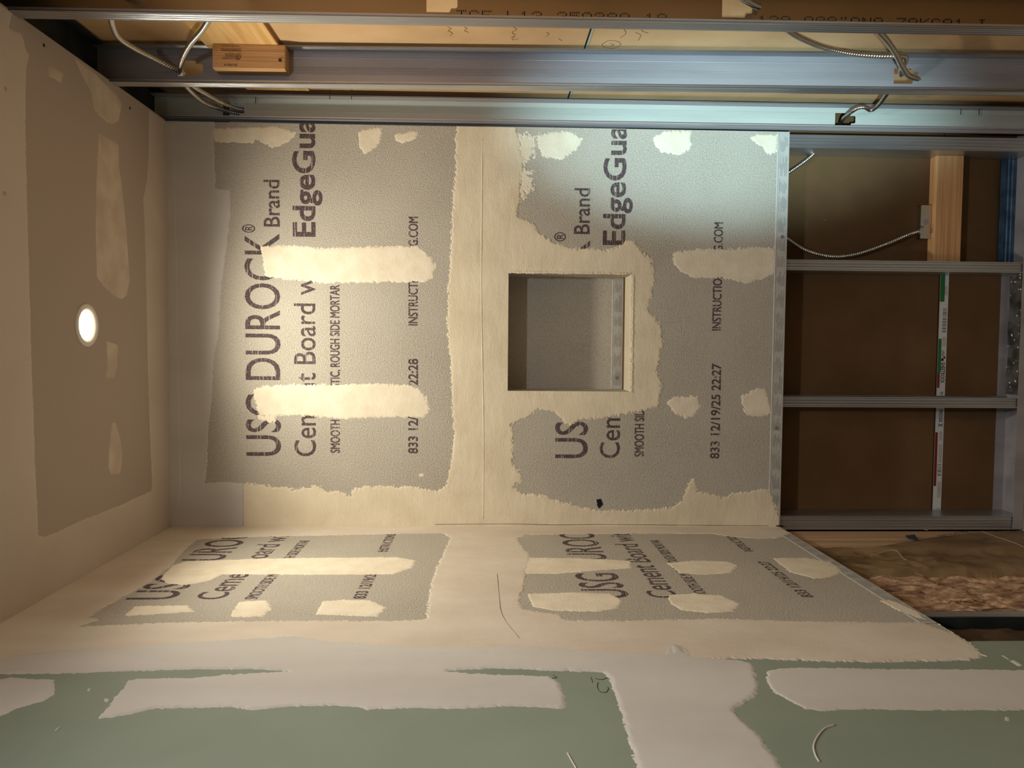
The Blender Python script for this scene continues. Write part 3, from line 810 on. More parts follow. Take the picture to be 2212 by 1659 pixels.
z_of = lambda px, py, xo, v: U(px, py, xo, v)[2]
s1, y_s1 = right_stud('nearest open metal stud, with punched lettering along its web tinted with a brown reflection', -0.690, -0.722, 2.605,
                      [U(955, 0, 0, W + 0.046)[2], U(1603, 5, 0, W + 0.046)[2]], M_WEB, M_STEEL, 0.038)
s2, y_s2 = right_stud('middle open metal stud carrying the stamped lumber block on its web', -0.295, -0.365, 2.605,
                      [U(398, 135, 0, W + 0.046)[2], U(1970, 157, 0, W + 0.046)[2]], M_STEELD, M_STEEL)
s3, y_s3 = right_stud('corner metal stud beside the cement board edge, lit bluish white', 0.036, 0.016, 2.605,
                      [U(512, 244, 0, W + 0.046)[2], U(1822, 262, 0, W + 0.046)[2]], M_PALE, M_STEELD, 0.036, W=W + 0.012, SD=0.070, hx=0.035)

# top and bottom tracks of the right wall
def track(name, label, x0, x1, ya, yb, z, up, mat, along='y'):
    t = thing(name, label, 'metal track', (x0, ya, z))
    s = 1 if up else -1
    zz = sorted((z, z + s * 0.032))
    if along == 'y':
        box('web', (x0, ya, z - 0.001), (x1, yb, z + 0.001), mat, t)
        box('flange', (x0 - 0.0012, ya, zz[0]), (x0, yb, zz[1]), mat, t); box('flange', (x1, ya, zz[0]), (x1 + 0.0012, yb, zz[1]), mat, t)
    else:
        box('web', (ya, x0, z - 0.001), (yb, x1, z + 0.001), mat, t)
        box('flange', (ya, x0 - 0.0012, zz[0]), (yb, x0, zz[1]), mat, t); box('flange', (ya, x1, zz[0]), (yb, x1 + 0.0012, zz[1]), mat, t)
    settle(t); return t
track('top_track', 'dark metal track above the open studs at the ceiling', W - 0.001, W + SD + 0.001, -2.2, 0.1, 2.607, False, M_DARK)
track('floor_track', 'metal track on the floor under the open right-hand studs', W - 0.002, W + SD + 0.002, -2.2, -0.05, FZ, True, M_STEEL)

# punched dot lettering on the nearest stud
FONT = {'1': '00100 01100 00100 00100 00100 00100 01110', '2': '01110 10001 00001 00110 01000 10000 11111', '3': '01110 10001 00001 00110 00001 10001 01110',
        '5': '11111 10000 11110 00001 00001 10001 01110', '0': '01110 10001 10001 10001 10001 10001 01110', '8': '01110 10001 10001 01110 10001 10001 01110',
        'T': '11111 00100 00100 00100 00100 00100 00100', 'C': '01110 10001 10000 10000 10000 10001 01110', 'E': '11111 10000 10000 11110 10000 10000 11111',
        'L': '10000 10000 10000 10000 10000 10000 11111', 'Z': '11111 00001 00010 00100 01000 10000 11111', 'O': '01110 10001 10001 10001 10001 10001 01110',
        'N': '10001 11001 11001 10101 10011 10011 10001', 'A': '01110 10001 10001 11111 10001 10001 10001', 'K': '10001 10010 10100 11000 10100 10010 10001',
        'I': '01110 00100 00100 00100 00100 00100 01110', '"': '01010 01010 00000 00000 00000 00000 00000'}
def dots(txt, px0, px1, py, mat, parent):
    V = []; Fc = []
    x0 = W + 0.011
    za = U(px0, py, 0, x0)[2]; zb = U(px1, py, 0, x0)[2]
    adv = (za - zb) / (len(txt) * 6.0)
    for i, ch in enumerate(txt):
        if ch not in FONT: continue
        for r, row in enumerate(FONT[ch].split()):
            for c, b in enumerate(row):
                if b == '1':
                    z = za - (i * 6 + c) * adv; x = x0 + 0.004 + (6 - r) * 0.0026
                    y = y_s1(z) - 0.0012
                    k = len(V); q = 0.0011
                    for dz, dx in ((-q, -q), (q, -q), (q, q), (-q, q)): V.append((x + dx, y, z + dz))
                    V.append((x, y - 0.0003, z))
                    Fc += [(k, k + 1, k + 4), (k + 1, k + 2, k + 4), (k + 2, k + 3, k + 4), (k + 3, k, k + 4)]
    o = mesh_obj('punched_lettering', V, Fc, mat, parent)
    o.location = -Vector(parent.location)
    o['kind'] = 'stuff'
dots('TCE L12 350280 18', 985, 1470, 14, M_BLACK, s1)
dots('128 088"ONA ZAKCA1 I', 1672, 2215, 16, M_BLACK, s1)

# screws and their tips ---------------------------------------------------------
k = 0
for x, ya, yb in ((553, 203, 220), (577, 214, 232), (668, 216, 235), (713, 194, 219), (760, 194, 222), (989, 214, 231), (1216, 217, 234), (1246, 218, 236), (1441, 222, 239), (1657, 225, 241), (2077, 228, 246), (2116, 229, 245)):
    a = U(x, ya, 0, W + SD - 0.002); 
    P = np.array([a, a + (-0.012, 0, 0.0006), a + (-0.024, 0, 0.001), a + (-0.027, 0, 0.001)])
    V, Fc = tube(smooth_path(P, 0.0012), 0.0011, 7, helix=0.25, pitch=0.0022)
    sc = mesh_obj('drywall_screw', V, Fc, M_DARK, wr, True)
for x, y in ((795, 253), (1636, 274), (1650, 261)):
    c = U(x, y, 0, W + 0.02); z = c[2]
    disc('screw_hole', (W + {795: 0.022, 1636: 0.012, 1650: 0.024}[x], y_s3(z) - 0.0014, z), 0.0033, 1, M_BLACK, wr)

# far side of the right wall: back of the neighbouring drywall --------------------
XR = W + SD + 0.0095
JR = 1.385
toR = lambda a, b, h=0.0: (XR - h, a, b)
panel('drywall_panel', [(-3.4, FZ), (0.12, FZ), (0.12, JR - 0.004), (-3.4, JR - 0.004)], [], toR, 0.0127, M_TAN, wr)
panel('drywall_panel', [(-3.4, JR + 0.006), (0.12, JR + 0.006), (0.12, 2.9), (-3.4, 2.9)], [], toR, 0.0127, M_TAN, wr)
box('joint_bead', (XR - 0.001, -3.4, JR - 0.0035), (XR + 0.002, 0.1, JR + 0.0012), M_BEAD, wr)
box('joint_bead', (XR + 0.005, -3.4, JR - 0.001), (XR + 0.012, 0.1, JR + 0.006), M_DARK, wr)
# pencil scribbles on the paper
for pts in ([(966, 58), (975, 62), (968, 66), (977, 72), (972, 78)], [(1002, 58), (1009, 62), (1003, 66), (1012, 70)], [(1103, 82), (1112, 78), (1106, 86), (1120, 84)], [(1108, 58), (1116, 64), (1106, 70), (1114, 76)],
            [(1181, 70), (1186, 74), (1180, 79)], [(1206, 84), (1214, 88)], [(1300, 96), (1315, 88), (1335, 90), (1340, 98), (1325, 104), (1305, 102), (1300, 96)], [(1318, 94), (1326, 97), (1320, 100)],
            [(1345, 60), (1352, 72), (1340, 82)], [(1372, 70), (1384, 76), (1378, 88)], [(1390, 58), (1386, 66), (1400, 72)]):
    scribble(pts, 0.0006, 0, XR - 0.0002, M_PENCIL, wr)

# plywood strip fixed to the back of the drywall
zt = U(455, 100, 0, XR)[2]; zb_ = U(600, 97, 0, XR - 0.012)[2]
ply = thing('plywood_strip', 'pale plywood strip running behind the open studs under the ceiling', 'plywood', (XR, -0.5, zb_))
bm = bmesh.new()
zL = [(U(455, 100, 0, XR)[2]), (U(600, 97, 0, XR - 0.012)[2])]
box_bm(bm, (XR - 0.0115, -1.05, zL[1]), (XR - 0.0005, -0.012, zL[0]), 0.0006)
bm_obj('board', bm, M_PLY, ply)
for k in range(3):
    box('ply_layer', (XR - 0.0100 + 0.0035 * k, -1.05, zL[1] - 0.0004), (XR - 0.0085 + 0.0035 * k, -0.012, zL[1] + 0.001), M_PLYE, ply)
settle(ply)

# stamped lumber block on the middle stud -------------------------------------------
zA = U(455, 110, 1, -0.36)[2]; zB = U(613, 110, 1, -0.365)[2]
yb2 = y_s2(2.2) - 0.0012
blk = thing('lumber_block', 'stamped brown lumber block on the web of the middle stud', 'lumber block', (W + 0.05, yb2, zB))
bm = bmesh.new()
box_bm(bm, (W + 0.030, yb2 - 0.044, zB), (W + SD - 0.001, yb2, zA), 0.003)
bm_obj('block', bm, surf('stamped_pine', lin(188, 148, 108), 0.7, var=lin(165, 124, 86), vscale=16, vstretch=(9, 4, 0.12), var2=[(lin(206, 160, 110), 40, (8, 3, 0.1))], bumps=((60, 0.001, (6, 3, 0.1)),)), blk)
yf = yb2 - 0.0444
def stamp(txt, zz, x, h, w):     # reads upside down
    lettering('stamp_print', txt, (x, yf, zz), (0, 0, -1), (1, 0, 0), h, w, M_STAMP, blk, bold=0.02, lift=0.0)
def stamp2(txt, px0, px1, pyb, pyt):
    a = U(px0, pyb, 1, yf); b = U(px1, pyb, 1, yf); c = U(px0, pyt, 1, yf)
    lettering('stamp_print', txt, b, (0, 0, 1), (-1, 0, 0), abs(c[0] - a[0]), abs(a[2] - b[2]), M_STAMP, blk, bold=0.015, lift=0.0003)
stamp2('www.sfiprogram.org', 480, 517, 99, 102)
stamp2('Certified Sourcing', 478, 520, 108, 112)
stamp2('INITIATIVE', 486, 507, 116, 119)
stamp2('FORESTRY', 486, 507, 120, 123)
stamp2('SUSTAINABLE', 480, 507, 125, 128)
stamp2('SFI-00514', 484, 513, 139, 143)
P = [U(514 + 5.5 * math.cos(t), 123 + 6 * math.sin(t), 1, yf - 0.0002) for t in np.linspace(0, 2 * math.pi, 22)]
V, Fc = tube(np.array(P), 0.0006, 5); mesh_obj('stamp_print', V, Fc, M_STAMP, blk)
P = [U(514 + 2.5 * math.cos(t), 124 + 3 * math.sin(t), 1, yf - 0.0002) for t in np.linspace(0.5, 5.5, 16)] 
V, Fc = tube(np.array(P), 0.0006, 5); mesh_obj('stamp_print', V, Fc, M_STAMP, blk)
a_ = U(476, 106, 1, yf); b_ = U(521, 106, 1, yf)
V, Fc = tube(np.array([a_, (a_ + b_) / 2, b_]), 0.0004, 5); mesh_obj('stamp_print', V, Fc, M_STAMP, blk)
c_ = U(605, 130, 1, yf); disc('nail_head', (c_[0], yf - 0.0002, c_[2]), 0.0042, 1, M_STAMP, blk, 0.001)
# splintered lower edge
patchV = []
P = smooth_path([U(x, y, 1, yf + 0.002) for x, y in ((470, 145), (500, 145), (520, 142), (545, 144), (570, 146), (600, 147), (612, 147))], 0.004)
V, Fc = tube(P, 0.0011, 6); mesh_obj('splinter', V, Fc, M_STAMP, blk)
settle(blk)

# armoured cables ----------------------------------------------------------------------
def cable(label, pts, rad=0.0056, group='armoured cables in the open framing', pitch=0.0066):
    """pts = (image x, image y, world x plane offset from W) or explicit 3-D"""
    P = [np.array(p[1]) if p[0] == 'w' else U(p[0], p[1], 0, W + p[2]) for p in pts]
    path = smooth_path(P, 0.0011)
    V, Fc = tube(path, rad, 10, helix=0.2, pitch=pitch)
    o = mesh_obj('armoured_cable', V, Fc, M_ARMOR, None, True)
    tag(o, label, 'cable', group)
    return o
cable('armoured cable curving down from the ceiling end to the upper hole of the middle stud', [(240, 20, 0.030), (242, 50, 0.036), (256, 80, 0.040), (290, 104, 0.044), (335, 127, 0.044), (375, 148, 0.040), (398, 158, 0.040)])
cable('armoured cable dropping past the plywood strip into the middle stud', [(468, 18, 0.050), (453, 40, 0.050), (436, 66, 0.050), (412, 94, 0.050), (398, 118, 0.047), (391, 138, 0.042), (390, 156, 0.038), (390, 166, 0.036)])
cable('lower of two armoured cables entering the corner stud near the ceiling', [(385, 160, 0.036), (398, 180, 0.040), (412, 197, 0.044), (440, 220, 0.046), (478, 236, 0.046), (510, 244, 0.046), (528, 246, 0.046)])
cable('upper of two armoured cables entering the corner stud near the ceiling', [(390, 162, 0.040), (414, 184, 0.046), (445, 203, 0.050), (480, 222, 0.050), (508, 234, 0.050), (530, 238, 0.050)])
cable('long armoured cable sagging across the gap to the lower hole of the middle stud', [(1660, 36, 0.036), (1692, 58, 0.040), (1725, 80, 0.044), (1780, 103, 0.046), (1840, 116, 0.046), (1900, 121, 0.046), (1938, 121, 0.046), (1954, 122, 0.050), (1956, 134, 0.048), (1948, 146, 0.044), (1946, 162, 0.042)])
cable('armoured cable crossing over the sagging one at the lower hole of the middle stud', [(1876, 38, 0.038), (1893, 62, 0.042), (1916, 88, 0.046), (1936, 118, 0.040), (1948, 142, 0.036), (1962, 162, 0.036), (1985, 172, 0.040), (2000, 172, 0.046)])
cable('pale cable with a kink running into the lower hole of the corner stud', [(1925, 190, 0.040), (1912, 208, 0.044), (1898, 226, 0.050), (1882, 238, 0.050), (1868, 232, 0.050), (1852, 234, 0.050), (1836, 244, 0.048), (1822, 256, 0.046), (1816, 266, 0.048)], rad=0.0052, pitch=0.004)
cable('short armoured cable leaving the lower hole of the nearest stud', [(1590, -14, 0.040), (1606, -2, 0.040), (1622, 8, 0.040), (1640, 16, 0.044)])
cable('short armoured cable leaving the upper hole of the nearest stud', [(262, -30, 0.045), (272, -6, 0.045), (284, 2, 0.045), (300, 0, 0.050)])

# ---------------------------------------------------------------- framing below the back wall boards
YF = 0.0135
def back_stud(label, x0, x1, side, mat=M_STEEL, grooves=(0.22, 0.5, 0.78), ztop=H):
    t = thing('metal_stud', label, 'metal stud', (x0, YF, 0), group='metal studs of the back wall')
    w = x1 - x0
    corrugated('flange', (x0, YF, FZ + 0.002), (x0, YF, ztop), (1, 0, 0), (0, -1, 0), w, mat, t, grooves, depth=0.0030)
    corrugated('flange', (x0, YF + SD, FZ + 0.002), (x0, YF + SD, ztop), (1, 0, 0), (0, 1, 0), w, mat, t, grooves, depth=0.0030)
    xw = x0 if side < 0 else x1
    box('web', (xw - 0.0005, YF + 0.001, FZ + 0.002), (xw + 0.0005, YF + SD, ztop), mat, t)
    settle(t)
    return t
back_stud('double metal stud in the corner below the board, beside the open right wall', 1.144, 1.183, -1, grooves=(0.12, 0.38, 0.62, 0.88), ztop=BZ + 0.3)
back_stud('metal stud below the niche on the side of the lumber crosspiece', 0.780, 0.811, -1, ztop=BZ + 0.3)
back_stud('metal stud in the middle of the brown paper bay', 0.366, 0.397, -1, ztop=BZ + 0.3)
back_stud('metal stud in the left corner beside the two wooden studs', -0.012, 0.030, 1, grooves=(0.15, 0.42, 0.6, 0.85), ztop=BZ + 0.3)
back_t = track('floor_track', 'metal track on the floor below the back wall boards', YF - 0.0005, YF + SD + 0.002, -0.01, W + 0.01, FZ, True, M_STEELD, along='x')

# back of the drywall seen between these studs
YB = YF + SD + 0.003
ZJ = 0.196
toB = lambda a, b, h=0.0: (a, YB - h, b)
dry = thing('brown_drywall', 'brown paper back of drywall seen between the lower studs', 'drywall', (0.6, YB, 0))
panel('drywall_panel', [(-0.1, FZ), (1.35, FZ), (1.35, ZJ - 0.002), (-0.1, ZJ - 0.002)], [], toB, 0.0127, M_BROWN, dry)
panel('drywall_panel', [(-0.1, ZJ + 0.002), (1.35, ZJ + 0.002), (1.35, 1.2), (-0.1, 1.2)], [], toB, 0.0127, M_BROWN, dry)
# white printed end tape along the seam (upside down)
ta, tb_ = ZJ - 0.030, ZJ - 0.003
tape = box('end_tape', (0.03, YB - 0.0006, ta), (0.79, YB + 0.0005, tb_), M_SHEET, dry)
YT = YB - 0.0007
def tpos(py): return U(2034, py, 1, YB)[0]
def bar(name, y0, y1, fa, fb, mat):
    xa, xb = sorted((tpos(y0), tpos(y1)))
    h = tb_ - ta
    mesh_obj(name, [(xa, YT, ta + fa * h), (xb, YT, ta + fa * h), (xb, YT, ta + fb * h), (xa, YT, ta + fb * h)], [(0, 1, 2, 3)], mat, tape)
bar('green_bar', 588, 652, 0.45, 1.0, M_PGREEN); bar('green_bar', 732, 806, 0.62, 1.0, M_PGREEN); bar('red_bar', 806, 838, 0.7, 1.0, M_PRED); bar('red_bar', 934, 1050, 0.68, 1.0, M_PRED)
for s_, e_ in ((666, 690), (692, 718), (1003, 1026), (1098, 1112)):
    y = s_
    rr = random.Random(s_)
    while y < e_:
        wd = rr.choice((1.0, 1.8, 3.0)); bar('barcode_bar', y, y + wd, 0.12, 0.6, M_PGREY); y += wd + rr.choice((1.2, 2.0))
def tape_text(txt, y0, y1, f0, f1, mat, bold=0.01):
    h = tb_ - ta
    lettering('tape_lettering', txt, (tpos(y0), YT, ta + f1 * h), (-1, 0, 0), (0, 0, -1), (f1 - f0) * h, abs(tpos(y0) - tpos(y1)), mat, tape, bold=bold, lift=0.0003)
tape_text('USG', 757, 770, 0.22, 0.55, M_PDARK)
tape_text('SHEETROCK', 783, 828, 0.12, 0.6, M_PDARK, 0.02)
tape_text('EcoSmart', 847, 880, 0.22, 0.55, M_PGREEN)
tape_text('FIRECODE', 885, 912, 0.2, 0.6, M_PDARK, 0.02)
tape_text('X', 915, 922, 0.1, 0.7, M_PDARK, 0.02)
for y0 in (618, 728, 932, 960, 980, 1040, 1055):
    for k in range(3):
        bar('small_print', y0, y0 + 20, 0.15 + 0.14 * k, 0.20 + 0.14 * k, M_PGREY)
bar('leaf_mark', 770, 775, 0.1, 0.35, M_PRED); bar('leaf_mark', 774, 780, 0.3, 0.6, M_PDARK)
settle(dry)

# lumber crosspiece, electrical box, its cable
lx0, lx1 = 0.8115, 1.1435
lz0 = U(2080, 450, 1, 0.067)[2]; lz1 = U(2022, 450, 1, 0.067)[2]
cross = box('lumber_crosspiece', (lx0, YB - 0.0385, lz0), (lx1, YB - 0.0005, lz1), M_PINE, None, 0.002)
tag(cross, 'pale pine crosspiece between two metal studs below the back wall', 'lumber')
bxa = U(1992, 443, 1, 0.085); bxb = U(1992, 515, 1, 0.085)
bx = thing('junction_box', 'small shiny steel electrical box above the pine crosspiece', 'electrical box', (bxb[0], 0.085, lz1))
bm = bmesh.new()
x0, x1 = bxb[0], bxa[0]; z0 = lz1 + 0.001; z1 = z0 + 0.034
for lo, hi in (((x0, 0.088, z0), (x1, 0.090, z1)), ((x0, 0.090, z0), (x0 + 0.0015, YB - 0.001, z1)), ((x1 - 0.0015, 0.090, z0), (x1, YB - 0.001, z1)), ((x0, 0.090, z1 - 0.0015), (x1, YB - 0.001, z1)), ((x0, 0.090, z0), (x1, YB - 0.001, z0 + 0.0015))):
    box_bm(bm, lo, hi)
bm_obj('body', bm, M_ARMOR, bx)
cc = U(1984, 500, 1, 0.075)
bm = bmesh.new(); box_bm(bm, (cc[0] - 0.008, 0.072, z1 - 0.001), (cc[0] + 0.008, 0.092, z1 + 0.012), 0.002); bm_obj('cable_clamp', bm, M_ARMOR, bx)
disc('clamp_screw', (cc[0] + 0.014, 0.072, z1 + 0.003), 0.003, 2, M_ARMOR, bx, 0.008)
disc('knockout', ((x0 + x1) / 2, 0.0875, (z0 + z1) / 2), 0.009, 1, M_STEELD, bx)
settle(bx)
def cable_b(label, pts, depth, rad=0.0055):
    P = [U(x, y, 1, d) for x, y, d in pts]
    V, Fc = tube(smooth_path(P, 0.0011), rad, 10, helix=0.2, pitch=0.0062)
    tag(mesh_obj('armoured_cable', V, Fc, M_ARMOR, None, True), label, 'cable', 'armoured cables in the open framing')
cable_b('armoured cable hanging in a curve below the board to the steel electrical box', [(1640, 450, 0.085), (1668, 488, 0.085), (1700, 515, 0.085), (1740, 540, 0.085), (1795, 554, 0.085), (1850, 549, 0.085), (1915, 527, 0.083), (1960, 508, 0.080), (1984, 500, 0.076)], 0)
cable_b('short length of armoured cable in the top corner of the lumber bay', [(1790, 295, 0.088), (1768, 322, 0.085), (1742, 346, 0.085), (1702, 374, 0.085), (1660, 405, 0.085)], 0)

# bay floor pieces: blue-grey rear track piece in the lumber bay, scrap of steel in the middle bay
bt = thing('blue_track', 'dark blue-grey metal rail standing at the bottom of the lumber bay', 'metal rail', (0.98, 0.08, 0.0))
bz1 = U(2165, 450, 1, 0.09)[2]
corrugated('rail', (lx0 + 0.001, 0.100, FZ + 0.002), (lx1 - 0.001, 0.100, FZ + 0.002), (0, 0, 1), (0, -1, 0), max(bz1 - FZ, 0.03), M_BLUE, bt, (0.3, 0.55), depth=0.002)
settle(bt)
sc = thing('steel_offcut', 'bright bent steel offcut lying in the floor track of the middle bay', 'steel offcut', (0.6, 0.05, 0.005))
bm = bmesh.new()
xa, xb = 0.405, 0.776
V = []; Fc = []
n = 16
rr = random.Random(3)
for i in range(n + 1):
    x = xa + (xb - xa) * i / n; wv = 0.0025 * math.sin(i * 0.9) 
    V += [(x, 0.094, FZ + 0.008), (x, 0.088 + wv, FZ + 0.018), (x, 0.030 + wv, FZ + 0.010), (x, 0.022, FZ + 0.026 + wv), (x, 0.020, FZ + 0.027 + wv)]
for i in range(n):
    for k in range(4):
        a = i * 5 + k; Fc.append((a, a + 1, a + 6, a + 5))
mesh_obj('sheet', V, Fc, surf('scuffed_steel', lin(205, 205, 198), 0.3, metal=0.9, var=lin(120, 124, 116), vscale=24, speck=(lin(235, 232, 220), 50, 0.68)), sc, True)
rr = random.Random(8)
V = []; Fc = []
for i in range(26):
    x = rr.uniform(xa, xb); y = rr.uniform(0.03, 0.09); s = rr.uniform(0.0012, 0.004); k = len(V)
    V += [(x - s, y - s, FZ + 0.018), (x + s, y - s * .4, FZ + 0.018), (x + s * .3, y + s, FZ + 0.019), (x, y, FZ + 0.018 + s)]
    Fc += [(k, k + 1, k + 3), (k + 1, k + 2, k + 3), (k + 2, k, k + 3)]
tag(mesh_obj('crumbs', V, Fc, M_WHITE, sc), kind='stuff')
settle(sc)

# ---------------------------------------------------------------- left wall cavity below the board
XL = -0.0135
lw = thing('metal_stud', 'metal stud between the insulation bays under the left wall boards', 'metal stud', (XL, -0.73, 0), group='metal studs of the left wall')
ZT = BZ + 0.35
corrugated('flange', (XL, -0.742, FZ), (XL, -0.742, ZT), (0, 1, 0), (1, 0, 0), 0.034, M_STEEL, lw, (0.25, 0.5, 0.75))
corrugated('flange', (XL - SD, -0.742, FZ), (XL - SD, -0.742, ZT), (0, 1, 0), (-1, 0, 0), 0.034, M_STEEL, lw, ())
box('web', (XL - SD, -0.7425, FZ), (XL - 0.001, -0.7415, ZT), M_DARK, lw)  # dark tone stands in for the shade inside the bay
settle(lw)
ya_ = U(1900, 1147, 0, XL)[1]; yb_ = U(1900, 1164, 0, XL)[1]; yc_ = U(1900, 1184, 0, XL)[1]
for i, (a, b, lab) in enumerate(((ya_, yb_, 'wooden stud in the left corner, tight against the metal corner stud'), (yb_ - 0.003, yc_, 'second wooden stud from the left corner, beside the paper-faced insulation'))):
    w_ = box('wooden_stud', (XL - SD, b, FZ), (XL - 0.001 - 0.004 * i, a, ZT), M_PINEV, None, 0.002)
    tag(w_, lab, 'wooden stud', 'wooden studs in the left corner')

def batt(label, y0, y1, xf, amp, mat, seed, name='insulation_batt', cat='insulation', crease=False, split=None):
    t = thing(name, label, cat, (XL - SD, y0, 0))
    res = 0.004
    ny = int((y1 - y0) / res) + 2; nz = int(ZT / res) + 2
    Y, Z = np.meshgrid(np.linspace(y0, y1, ny), np.linspace(FZ, ZT, nz), indexing='ij')
    if crease:
        f = 1 - np.abs(fbm((Y * 0.6 + Z * 0.6) * 11, (Z * 0.5 - Y) * 9, seed, 3)) * 2.2
        g = 1 - np.abs(fbm(Y * 26, Z * 14, seed + 4, 2)) * 2
        hgt = amp * (0.7 * f + 0.35 * g)
    else:
        f = fbm(Y * 13 + 1.6 * fbm(Y * 5, Z * 5, seed + 3, 3), Z * 7 + 1.6 * fbm(Y * 6, Z * 5, seed + 7, 3), seed, 4)
        g = 1 - np.abs(fbm(Y * 26 + f * 2.5, Z * 10 + f * 1.5, seed + 2, 3)) * 2
        hgt = amp * (0.8 * f + 0.16 * g)
    rnd = np.minimum(1, np.minimum(Y - y0, y1 - Y) / 0.03)
    X = np.minimum(xf + hgt - 0.03 * (1 - rnd) ** 2, XL - 0.002)
    V = list(zip(X.ravel(), Y.ravel(), Z.ravel()))
    Fc = []
    for i in range(ny - 1):
        for j in range(nz - 1):
            a = i * nz + j; Fc.append((a, a + nz, a + nz + 1, a + 1))
    return t, V, Fc, X, Y, Z
kb, V, Fc, KX, KY, KZ = batt('insulation batt faced with crumpled brown printed paper, beside the wooden studs', -0.384, yc_ - 0.003, XL - 0.016, 0.011, M_KRAFT, 5, crease=True)
# the paper flange laps over the wooden studs towards the floor
tops = [U(x, y, 0, XL + 0.004) for x, y in ((1830, 1189), (1900, 1180), (2000, 1163), (2060, 1156), (2120, 1149), (2230, 1146))]
tz = np.array([t_[2] for t_ in tops])[::-1]; ty = np.array([t_[1] for t_ in tops])[::-1]
YT_ = np.maximum(np.interp(KZ, tz, ty, left=ty[0], right=yc_ - 0.003), yc_ - 0.003)
y00 = KY[0, 0]; sfrac = (KY - y00) / (KY[-1, 0] - y00)
ny_, nz_ = KY.shape
nf = np.clip(fbm(KZ * 60, KZ * 0 + 3.3, 77, 3), -1, 1) * 0.003
Y2 = y00 + sfrac * (YT_ + nf - y00)
lap = np.clip((Y2 - (yc_ - 0.035)) / 0.035, 0, 1); lap = lap * lap * (3 - 2 * lap)
KX = KX * (1 - lap) + (XL + 0.004 + 0.0015 * fbm(Y2 * 40, KZ * 25, 66, 3)) * lap
KY_g = KY; KY = Y2
V = list(zip(KX.ravel(), KY.ravel(), KZ.ravel()))
tag(mesh_obj('paper_facing', V, Fc, M_KRAFT, kb, True))
def on_kraft(pts3):   # lift flat marks onto the crumpled sheet
    out = []
    for y, z in pts3:
        j = int(np.clip((z - KZ[0, 0]) / (KZ[0, 1] - KZ[0, 0]), 0, KZ.shape[1] - 1))
        i = int(np.argmin(np.abs(KY[:, j] - y)))
        out.append(max(KX[max(i - 1, 0):i + 2, max(j - 1, 0):j + 2].max(), -1) + 0.0006)
    return out
def kraft_text(txt, a, b, h, mat):
    """text between two wall-plane points"""
    u = np.array([0, b[1] - a[1], b[2] - a[2]]); L = np.linalg.norm(u); u /= L
    v = np.cross((1, 0, 0), u)
    o = lettering('paper_print', txt, (0, a[1], a[2]), u, v, h, L, mat, kb, bold=0.02, lift=0)
    co = [v_.co.copy() for v_ in o.data.vertices]
    xs = on_kraft([(c.y, c.z) for c in co])
    for v_, x, c in zip(o.data.vertices, xs, co): v_.co = (x + 0.003, c.y, c.z)
kp = lambda x, y: U(x, y, 0, XL - 0.025)
kraft_text('INSULATION', kp(2030, 1183), kp(2102, 1171), 0.014, M_PBLUE)
kraft_text('R-13 KRAFT', kp(2096, 1194), kp(2140, 1188), 0.008, M_PBLUE)
bl = [kp(x, y) for x, y in ((1954, 1180), (1975, 1178), (1982, 1188), (1980, 1192), (1962, 1188))]
xs = on_kraft([(p[1], p[2]) for p in bl]); mesh_obj('paper_print', [(x + 0.003, p[1], p[2]) for x, p in zip(xs, bl)], [tuple(range(5))], M_PBLUE, kb)
# torn flap of the facing
fl = [kp(x, y) for x, y in ((1990, 1162), (2000, 1150), (2006, 1136), (2012, 1131), (2016, 1140), (2008, 1150), (2004, 1164))]
V = [(XL + 0.004 + 0.004 * (i % 2), p[1], p[2]) for i, p in enumerate(fl)] + [(XL + 0.001, p[1], p[2]) for p in fl]
Fc = [tuple(range(7)), tuple(range(13, 6, -1))] + [(i, (i + 1) % 7, 7 + (i + 1) % 7, 7 + i) for i in range(7)]
mesh_obj('torn_flap', V, Fc, M_KRAFT, kb)
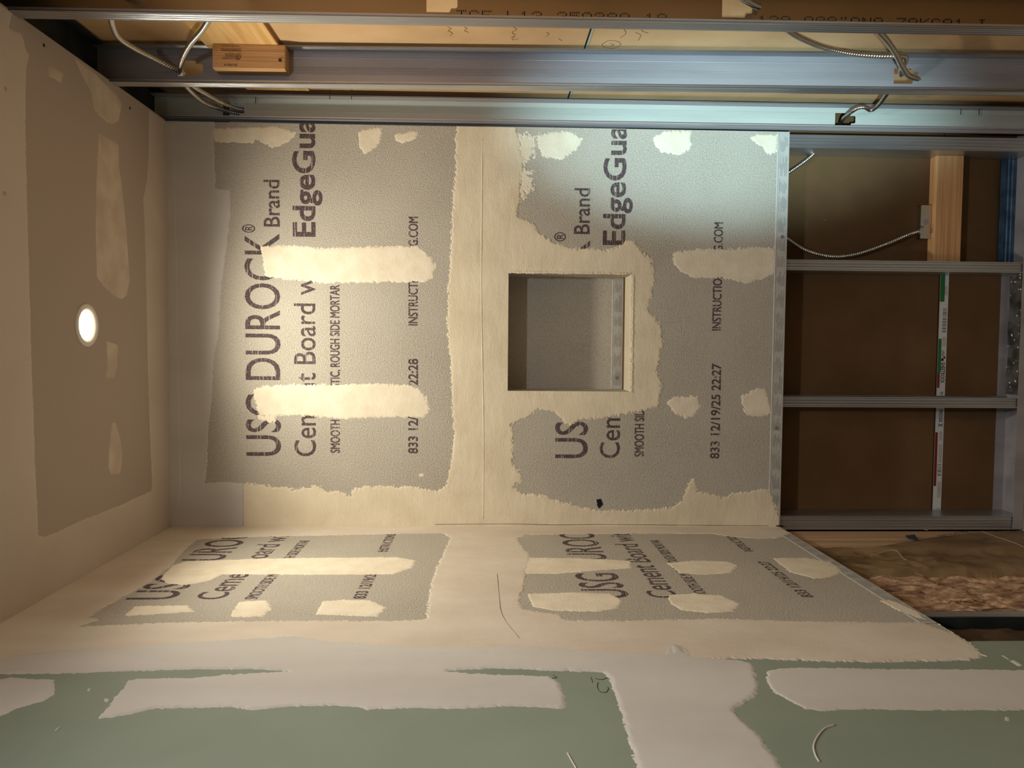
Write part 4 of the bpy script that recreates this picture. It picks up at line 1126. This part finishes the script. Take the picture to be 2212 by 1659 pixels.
# open edges of the facing: dark seam and pale fold lines
for pts in ([(1880, 1212), (1930, 1208), (1950, 1222), (1958, 1226)], [(2120, 1170), (2150, 1182), (2200, 1200), (2240, 1212)]):
    P = [kp(x, y) for x, y in pts]; xs = on_kraft([(p[1], p[2]) for p in P]); P = smooth_path([(x + 0.0015, p[1], p[2]) for x, p in zip(xs, P)], 0.004)
    V, Fc = tube(P, 0.0007, 6); mesh_obj('fold_line', V, Fc, M_MUDC, kb, True)
settle(kb)
fb, V, Fc, FX, FY, FG = batt('bare tangled pinkish brown fibreglass insulation beside the metal stud', -0.706, -0.387, XL - 0.020, 0.026, M_WOOL, 8)
tag(mesh_obj('fibreglass', V, Fc, M_WOOL, fb, True), kind='stuff')
rr = random.Random(4); V = []; Fc = []
for i in range(420):
    y = rr.uniform(-0.70, -0.40); z = rr.uniform(0.02, 0.72)
    ii = int((y - FY[0, 0]) / (FY[1, 0] - FY[0, 0])); jj = int((z - FG[0, 0]) / (FG[0, 1] - FG[0, 0]))
    p = np.array([FX[ii, jj] + 0.001, y, z]); d = np.array([rr.uniform(0, 0.5), rr.uniform(-1, 1), rr.uniform(-1.3, 1.3)]); P = [p]
    for k in range(5):
        d += np.array([rr.uniform(-.4, .3), rr.uniform(-.7, .7), rr.uniform(-.7, .7)]); P.append(P[-1] + d * 0.005)
    P = np.array(P); P[:, 0] = np.minimum(P[:, 0], XL - 0.001)
    v, f = tube(P, 0.00035, 3); k0 = len(V); V += v; Fc += [tuple(a + k0 for a in q) for q in f]
tag(mesh_obj('loose_fibres', V, Fc, M_WOOL, fb), kind='stuff')
settle(fb)
db, V, Fc, *_ = batt('paper-faced insulation batt in painted shade next to the green drywall edge', LY + 0.004, -0.744, XL - 0.022, 0.010, M_KRAFT, 15, crease=True)
mesh_obj('paper_facing', V, Fc, surf('shaded_kraft', lin(84, 64, 42), 0.6, var=lin(58, 42, 26), vscale=14, bumps=((30, 0.004, (1, 1, 0.5)),)), db, True); settle(db)  # darker copy of the kraft, with the bay's shade put into the colour
# sheathing behind the left cavity
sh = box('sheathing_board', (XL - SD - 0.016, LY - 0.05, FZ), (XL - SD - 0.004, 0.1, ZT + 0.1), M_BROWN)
tag(sh, 'dark board closing the back of the insulation bays in the left wall', 'board')

print('WOOD', ya_, yb_, yc_, [round(v,3) for v in (zA,zB,lz0,lz1,y_s2(2.2))])
# rest of the enclosing room behind the camera (bounces the light)
tag(box('wall_front', (-0.6, -4.25, 0), (3.0, -4.2, 2.9), surf('plain_wall', lin(176, 164, 150), 0.9)), kind='structure')
